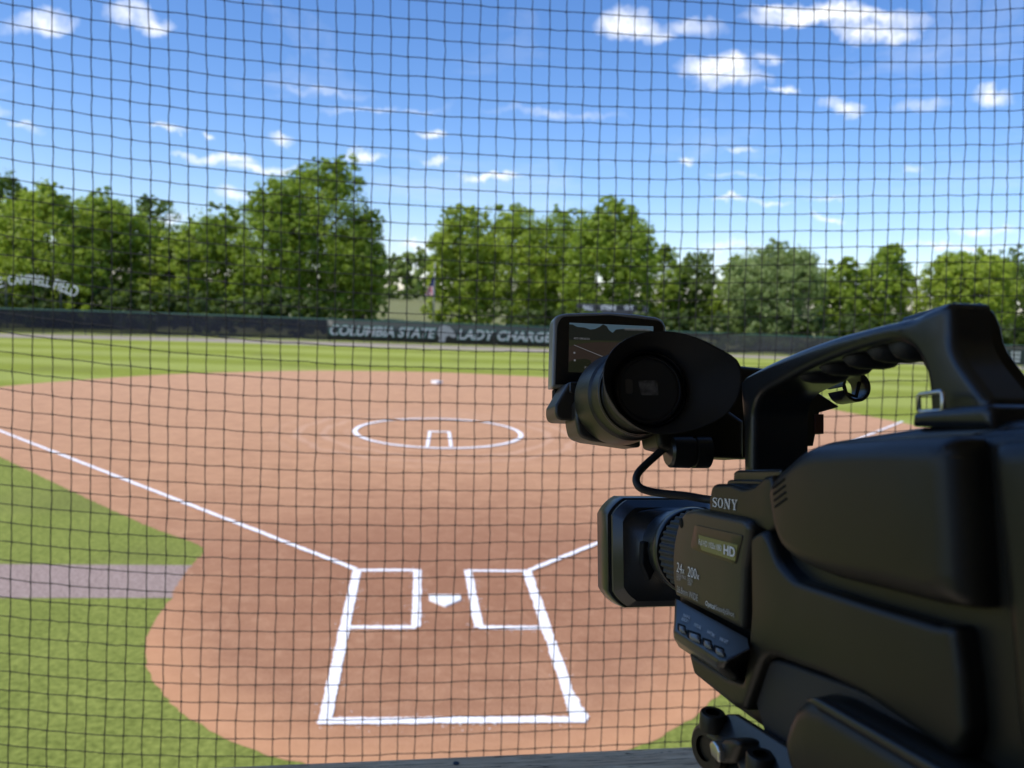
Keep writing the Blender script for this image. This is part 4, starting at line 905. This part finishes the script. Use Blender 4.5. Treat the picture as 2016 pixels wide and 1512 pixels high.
loft('lens_hood', [(.492, .0246, .0246, .0246, dxl, dzl), (.522, .0262, .0262, .0255, dxl*.9, dzl*.9), (.526, .0295, .0295, .022, dxl*.6, dzl*.6), (.5285, a-.0085, b_-.0085, .010, 0, 0), (.5292, a-.0060, b_-.0060, .010, 0, 0), (.5300, a-.0055, b_-.0055, .010, 0, 0), (.5375, a-.001, b_-.001, .011, 0, 0), (.541, a-.001, b_-.001, .011, 0, 0), (.5415, a-.0025, b_-.0025, .011, 0, 0), (.544, a-.0025, b_-.0025, .011, 0, 0), (.5445, a+.0005, b_+.0003, .012, 0, 0), (.547, a+.0015, b_+.001, .013, 0, 0), (.566, a+.0022, b_+.0015, .013, 0, 0), (.569, a+.0008, b_, .012, 0, 0),
     (.568, a-.002, b_-.0025, .010, 0, 0), (.53, .026, .022, .008, 0, 0)], M['plastic2'])
slab('hood_latch', [z4(538, 850, 4), z4(560, 838, 4), z4(652, 845, 3), z4(660, 1110, 3), z4(600, 1235, 3), z4(555, 1120, 4), z4(530, 1060, 4)], 'y', .512, .008, .001, M['dark'])
# --- viewfinder
ec = Y_(1288, 763.5, .42)
q = MB(); q.lathe(Vector((ec.x, .425, ec.z)), NY, [(0, .0215), (.004, .0235), (.018, .0240), (.020, .0255), (.034, .0270), (.036, .0285), (.060, .0305), (.064, .0300), (.075, .0270), (.082, .020)], 64, cap0=False)
autosmooth(q.build('viewfinder_tube', M['plastic'], cc, False, BASE), 28)
q = MB(); q.lathe(Vector((ec.x, .4435, ec.z)), NY, [(0, .0262), (.0006, .0268), (.0016, .0268), (.0022, .0262)], 64, cap0=False, cap1=False); autosmooth(q.build('tube_seam', M['panel'], cc, False, BASE))
egg = [(515, 640), (518, 580), (533, 530), (558, 480), (594, 432), (640, 390), (696, 354), (760, 325), (828, 303), (900, 292), (990, 290), (1080, 297), (1165, 314), (1250, 340), (1330, 374), (1400, 410), (1470, 447), (1530, 482), (1575, 520), (1602, 568), (1616, 625), (1618, 680), (1612, 730), (1600, 782), (1578, 835), (1548, 885), (1512, 932), (1462, 974), (1400, 1008), (1330, 1040), (1250, 1068), (1150, 1092), (1050, 1106), (970, 1108), (900, 1100), (830, 1078), (760, 1040), (698, 992), (640, 940), (598, 882), (562, 822), (536, 765), (521, 710)]
E0 = [Y_(*z2(*p)[:2], .418) for p in egg]; ne = len(E0); v = []; f = []
def ering(fr, y):   # blend from the egg outline (0) to a circle of 20 mm round the eyepiece (1)
    for p in E0:
        d = p-Vector((ec.x, p.y, ec.z)); c_ = Vector((ec.x, p.y, ec.z))+d.normalized()*.0205; s_ = p.lerp(c_, fr); v.append(Vector((s_.x, y, s_.z)))
for fr, y in ((.82, .4600), (.70, .4420), (.30, .4285), (.03, .4205), (-.01, .4185), (.005, .4172), (.05, .4178), (.30, .4215), (.62, .4265), (.82, .4290), (.88, .4300), (.90, .4325), (.98, .4345), (1.0, .4420)): ering(fr, y)
for k in range(13):
    for i in range(ne): f.append((k*ne+i, k*ne+(i+1) % ne, (k+1)*ne+(i+1) % ne, (k+1)*ne+i))
ey = mobj('eyecup', v, f, M['rubber'], cc, True, BASE); bm = bmesh.new(); bm.from_mesh(ey.data); bmesh.ops.recalc_face_normals(bm, faces=bm.faces); bm.to_mesh(ey.data); bm.free()
q = MB(); q.lathe(Vector((ec.x, .4285, ec.z)), NY, [(.0, .0150), (.0, .0176), (.0007, .0180), (.0007, .0190), (.0, .0194), (.0004, .0204), (.004, .0206)], 56, cap0=True, cap1=False); autosmooth(q.build('eyepiece_ring', M['rubber'], ey, False, BASE), 20)
slab('eyepiece_lens', [z2(792, 680, 4), z2(945, 682, 4), z2(955, 800, 3), z2(815, 798, 4)], 'y', .4281, .0003, .0001, M['eyeglass'], ey, steps=1)
slab('diopter_slot', [z2(690, 668, 5), z2(748, 672, 6), z2(750, 790, 6), z2(692, 785, 6)], 'y', .4281, .0003, .0001, M['pad'], ey, steps=1)
slab('viewfinder_housing', [z2(430, 690, 8), z2(620, 660), z2(800, 900), z2(820, 1218, 10), z2(640, 1192, 12), z2(420, 1162, 6), z2(322, 1128, 14), z2(298, 1000, 8), z2(300, 860)], 'y', .488, .03, .0028, M['panel'])
# hinge block of the screen
slab('hinge_block', [z2(245, 690, 5), z2(460, 688), z2(460, 1000), z2(300, 1001, 6), z2(160, 996, 10), z2(134, 950, 8), z2(135, 880, 4)], 'y', .500, .03, .0022, M['panel'])
slab('hinge_cap', [z2(252, 692, 3), z2(470, 690), z2(400, 806, 4), z2(248, 778, 4)], 'y', .4985, .004, .001, M['plastic2'])
slab('hinge_arm', [z2(132, 744, 3), z2(300, 742), z2(300, 900), z2(132, 895)], 'y', .532, .01, .001, M['dark'])
# screen
ls = slab('screen_panel', [(1088, 700), (1090, 626, 12), (1104, 617, 14), (1150, 615), (1200, 614.5), (1250, 618), (1300, 625, 14), (1312, 640, 10), (1314, 763, 3), (1086.5, 763, 3)], 'y', .525, .013, .0022, M['shell'])
slab('screen_bezel', [(1097, 640, 9), (1106, 623, 9), (1200, 620), (1298, 631, 9), (1306, 640, 8), (1308, 757, 2), (1093, 757, 2)], 'y', .5244, .002, .0004, M['gloss'], ls, steps=2)
PS = Vector((0, .5242, 0))
q0 = quad('display', [z8(470, 275), z8(1750, 332), z8(1752, 1060), z8(455, 1030)], PS, NY, scr('screen_ground', (.050, .037, .031), .75), ls)
quad('display_sky', [z8(470, 275), z8(1750, 332), z8(1750, 410), z8(1640, 380), z8(1300, 370), z8(1180, 380), z8(1130, 430), z8(1075, 390), z8(1040, 330), z8(985, 300), z8(930, 340), z8(860, 372), z8(790, 380), z8(700, 350), z8(590, 340), z8(520, 305), z8(470, 300)], PS, NY, scr('screen_sky', (.10, .17, .23), .8), ls, .0006)
quad('display_trees', [z8(470, 300), z8(520, 305), z8(590, 340), z8(700, 350), z8(790, 380), z8(860, 372), z8(930, 340), z8(985, 300), z8(1040, 330), z8(1075, 390), z8(1130, 430), z8(1180, 380), z8(1300, 370), z8(1640, 380), z8(1750, 410), z8(1750, 560), z8(465, 540)], PS, NY, scr('screen_trees', (.018, .022, .019), .8), ls, .0006)
quad('display_field', [z8(465, 540), z8(1750, 560), z8(1750, 585), z8(900, 570), z8(600, 600), z8(465, 640)], PS, NY, scr('screen_field', (.035, .040, .022), .8), ls, .0006)
quad('display_turf', [z8(460, 870), z8(560, 840), z8(700, 826), z8(800, 850), z8(800, 900), z8(830, 1036), z8(455, 1030)], PS, NY, scr('screen_turf', (.020, .024, .014), .8), ls, .0006)
pw = scr('screen_text', (.24, .25, .27), .8)
quad('display_line', [z8(540, 613), z8(1040, 815), z8(1040, 826), z8(540, 621)], PS, NY, pw, ls, .0009)
for s, a, b_, c_ in (('00:00:00:00', (1310, 392), (1690, 404), (1312, 358)), ('ADD 1080/60i EX', (535, 528), (780, 540), (535, 498)), ('F1.8', (702, 975), (785, 980), (704, 942))):
    decal('display_text', s, z8(*a)[:2], z8(*b_)[:2], z8(*c_)[:2], PS, NY, pw, ls, lift=.0009)
quad('display_tag', [z8(848, 942), z8(1120, 950), z8(1120, 1004), z8(845, 998)], PS, NY, scr('screen_tag', (.20, .21, .25), .8), ls, .0009)
decal('display_text', '0dB', z8(915, 982)[:2], z8(1010, 985)[:2], z8(917, 958)[:2], PS, NY, M['dark'], ls, lift=.0012)
for (u, w) in ((545, 735), (550, 850)):
    quad('display_icon', [z8(u-14, w-14), z8(u+14, w-13), z8(u+14, w+14), z8(u-14, w+14)], PS, NY, pw, ls, .0009)
# --- viewfinder mount and posts
slab('mount_bar', [z2(930, 1020), z2(1500, 900), z2(1640, 1000), z2(1640, 1305), z2(1400, 1292), z2(1150, 1262, 8), z2(960, 1215, 8)], 'y', .452, .03, .004, M['plastic'])
slab('mount_arm', [z2(1480, 560), z2(1600, 560), z2(1800, 580), z2(1800, 1300), z2(1560, 1300), z2(1500, 1150, 6), z2(1480, 900)], 'y', .470, .03, .004, M['plastic'])
kp = Y_(1362, 883, .445); q = MB(); q.lathe(Vector((kp.x-.0105, .458, kp.z-.001)), NX, [(0, .009), (.0015, .0105), (.014, .0108), (.0145, .0098), (.016, .0098), (.0165, .0108), (.026, .0108)], 40); autosmooth(q.build('mount_knob', M['plastic2'], cc, False, BASE), 30)
slab('mic_rod', [(1440, 722), (1512, 726), (1512, 748), (1440, 748)], 'y', .50, .02, .001, M['plastic'])
# --- carrying handle
hp = [(1455, 752), (1463, 742, 6), (1510, 715, 40), (1582, 684, 60), (1653, 660), (1724, 641), (1792, 625, 4), (1792, 686, 4), (1781, 677, 8), (1757, 670, 14), (1724, 677, 20),
      (1676, 691, 20), (1629, 708, 30), (1582, 727, 30), (1534, 753, 20), (1501, 770, 10), (1487, 786, 12), (1481, 812, 10), (1480, 912), (1480, 935), (1462, 935), (1461, 850)]
hd = slab('handle', hp, 'x', .030, .034, .0040, M['plastic2'], steps=6)
slab('handle_leg', [(1750, 636, 10), (1800, 623, 10), (1816, 613, 4), (1862, 594, 6), (1868, 606, 4), (1870, 672, 20), (1886, 708, 20), (1943, 786, 4), (1943, 822), (1826, 822), (1824, 779), (1821, 748, 10), (1814, 722, 12), (1800, 694, 14), (1781, 677, 12), (1757, 670, 14)], 'x', .030, .0175, .0040, M['plastic2'], hd, steps=6)
for k, (px_, py_) in enumerate(((1745, 671), (1700, 680), (1650, 694), (1602, 709), (1560, 726))):
    c_ = X_(px_, py_, .030); q = MB(); rr4 = .0068 if k else .0078
    q.lathe(Vector((.035, c_.y+.002, c_.z-.0002)), NX, [(0, rr4*.5), (.003, rr4*.85), (.008, rr4), (.019, rr4), (.024, rr4*.85), (.027, rr4*.5)], 24); q.build('finger_rest', M['rubber'], hd, True, BASE)
slab('handle_rear', [(1868, 606, 3), (1890, 604), (1942, 600, 4), (1961, 612, 10), (1974, 642, 8), (1982, 684, 20), (2016, 730), (2110, 850), (1945, 850), (1940, 786), (1886, 708, 20), (1872, 672, 20)], 'y', .281, .02, .002, M['plastic'])
slab('handle_top_button', [(1868, 606), (1872, 596, 3), (1900, 598), (1934, 596, 4), (1944, 604, 3), (1944, 612)], 'y', .283, .03, .001, M['plastic2'])
slab('strap_lug_base', [(1791, 840), (1794, 812, 5), (1820, 806), (1940, 796, 4), (1948, 804, 4), (1950, 845)], 'x', .020, .06, .003, M['plastic2'])
q = MB(); P4 = [X_(1809, 809, .022), X_(1808, 781, .022), X_(1812, 777, .022), X_(1852, 771, .022), X_(1856, 774, .022), X_(1857, 806, .022), X_(1850, 809, .022), X_(1815, 811, .022), X_(1809, 809, .022)]
q.tube(P4, .0009, 8); q.build('strap_ring', M['metal'], cc, True, BASE)
# microphone holder beyond the handle
mcx = Y_(*z3(632, 742)[:2], .47); v = []; f = []
q = MB()
for k in range(31):
    a = rad(-165+k*345/30); 
    for rr2, yy in ((.0102, .462), (.0082, .462), (.0082, .480), (.0102, .480)): q.v.append(Vector((mcx.x+rr2*math.cos(a), yy, mcx.z+rr2*math.sin(a))))
    if k:
        b0_ = 4*k-4
        for e_ in range(4): q.f.append((b0_+e_, b0_+(e_+1) % 4, b0_+4+(e_+1) % 4, b0_+4+e_))
autosmooth(q.build('mic_clamp', M['plastic2'], cc, False, BASE))
q = MB(); q.tube([mcx+Vector((-.006, -.002, .003)), mcx+Vector((-.004, -.002, -.004)), mcx+Vector((.003, -.002, -.006)), mcx+Vector((.006, -.002, .004))], .0014, 6); q.build('clamp_pad', M['panel'], cc, True, BASE)
slab('mic_arm', [z3(160, 800), z3(380, 770), z3(560, 890, 4), z3(400, 935), z3(370, 1100, 20), z3(350, 1200), z3(160, 1200)], 'y', .475, .02, .002, M['plastic'])
slab('lock_switch', [z3(355, 950, 1), z3(430, 948, 1), z3(430, 1105, 1), z3(355, 1105)], 'y', .474, .006, .0008, M['red'])
# cable
cp_ = [((1322, 862), .462), ((1312, 878), .462), ((1290, 898), .461), ((1268, 918), .459), ((1256, 932), .457), ((1252.5, 946), .455), ((1259, 959), .452), ((1278, 967), .45), ((1310, 972), .447), ((1350, 976), .442), ((1385, 982), .437), ((1410, 985), .430)]
pts = [Y_(*p, y) for p, y in cp_]; sm = []
for i in range(len(pts)-1):
    a, b_, c_, d = pts[max(i-1, 0)], pts[i], pts[i+1], pts[min(i+2, len(pts)-1)]
    for k in range(6):
        t_ = k/6; sm.append(.5*((2*b_)+(c_-a)*t_+(2*a-5*b_+4*c_-d)*t_*t_+(-a+3*b_-3*c_+d)*t_**3))
q = MB(); q.tube(sm, .0024, 14); q.build('cable', M['rubber'], cc, True, BASE)

# ------------------------------------------------------------------ tripod
tp_top = CAM + cr_*SS + L2W @ Vector((.05, .33, -.16)); tr = empty('tripod', (tp_top.x, tp_top.y, CAM.z-1.62)); tag(tr, 'black video tripod head with round knobs and a silver release button under the camcorder', 'tripod')
TRI = tr.matrix_world
def tworld(o):   # parts modelled in the camcorder frame, hung under the tripod
    me = o.data
    for vv_ in me.vertices: vv_.co = CAM + cr_*SS + L2W @ (vv_.co + BASE) - Vector((tp_top.x, tp_top.y, CAM.z-1.62))
    o.parent = tr; return o
fnp = Vector((.80, 0, -.60)).normalized(); FP0 = X_(1470, 1440, -.006)
hd_ = tworld(slab('head_plate', [z6(400, 1130, 4), z6(470, 1090, 4), z6(640, 960, 8), z6(760, 960), (1640, 1520), (1720, 1640), (1500, 1640), z6(720, 1400), z6(500, 1240, 6), z6(385, 1160, 4)], None, 0, .03, .002, M['plastic2'], nrm=fnp, P0=FP0))
for (u, w0, w1) in ((522, 958, 1120), (1000, 1372, 1600)):
    a = X_(*z6(u, w0)[:2], -.012); b_ = X_(*z6(u-10, w1)[:2], -.012); rr3 = .0062
    q = MB(); ax = (b_-a); q.lathe(a, ax, [(.0, rr3*.55), (.0, rr3*.92), (.0008, rr3), (ax.length, rr3)], 32, cap0=False); q.lathe(a+ax.normalized()*.003, ax, [(0, rr3*.56), (.001, rr3*.56)], 24); tworld(autosmooth(q.build('clamp_post', M['plastic'], cc, False, BASE)))
kc = X_(*z6(432, 1318)[:2], -.014)
q = MB(); q.lathe(kc, Vector((1, .30, 0)), [(0, .0060), (0, .0095), (.0015, .0112), (.012, .0115)], 40, cap0=False); q.lathe(kc+Vector((.002, 0, 0)), Vector((1, .3, 0)), [(0, .0061), (.001, .0061)], 30); tworld(autosmooth(q.build('side_knob', M['plastic'], cc, False, BASE)))
tworld(slab('release_button', [z6(480, 1262, 5), z6(510, 1236, 6), z6(556, 1290, 5), z6(578, 1350), z6(575, 1465, 4), z6(500, 1390, 6)], 'x', -.020, .006, .0012, M['metal']))
tworld(slab('release_lever', [z6(575, 1290, 4), z6(600, 1215, 8), z6(700, 1220, 10), z6(775, 1270, 8), z6(700, 1470, 6), z6(580, 1470)], 'x', -.017, .02, .003, M['plastic']))
tworld(slab('head_body', [z6(420, 1400, 6), z6(560, 1440), z6(900, 1500), (1560, 1560), (1560, 1800), (1400, 1800), (1382, 1600)], 'x', -.006, .07, .005, M['plastic']))
q = MB(); h0 = 1.62 + (tp_top.z-CAM.z)
q.tube([(0, 0, h0-.02), (0, 0, h0-.12)], .038, 20); q.tube([(0, 0, h0-.1), (0, 0, .55)], .018, 14); tworld_ = q.build('column', M['plastic'], tr, True)
for k in range(3):
    a = rad(95+120*k) + ang; d = Vector((math.cos(a), math.sin(a), 0)); q = MB()
    q.tube([Vector((0, 0, h0-.16))+d*.04, Vector((0, 0, .7))+d*.22], .015, 10); q.tube([Vector((0, 0, .75))+d*.2, Vector((0, 0, .02))+d*.46], .011, 10); lg = q.build('leg', M['plastic'], tr, True)
    q = MB(); q.tube([Vector((0, 0, .03))+d*.455, Vector((0, 0, 0))+d*.465], .018, 10); q.build('rubber_foot', M['rubber'], lg, True)
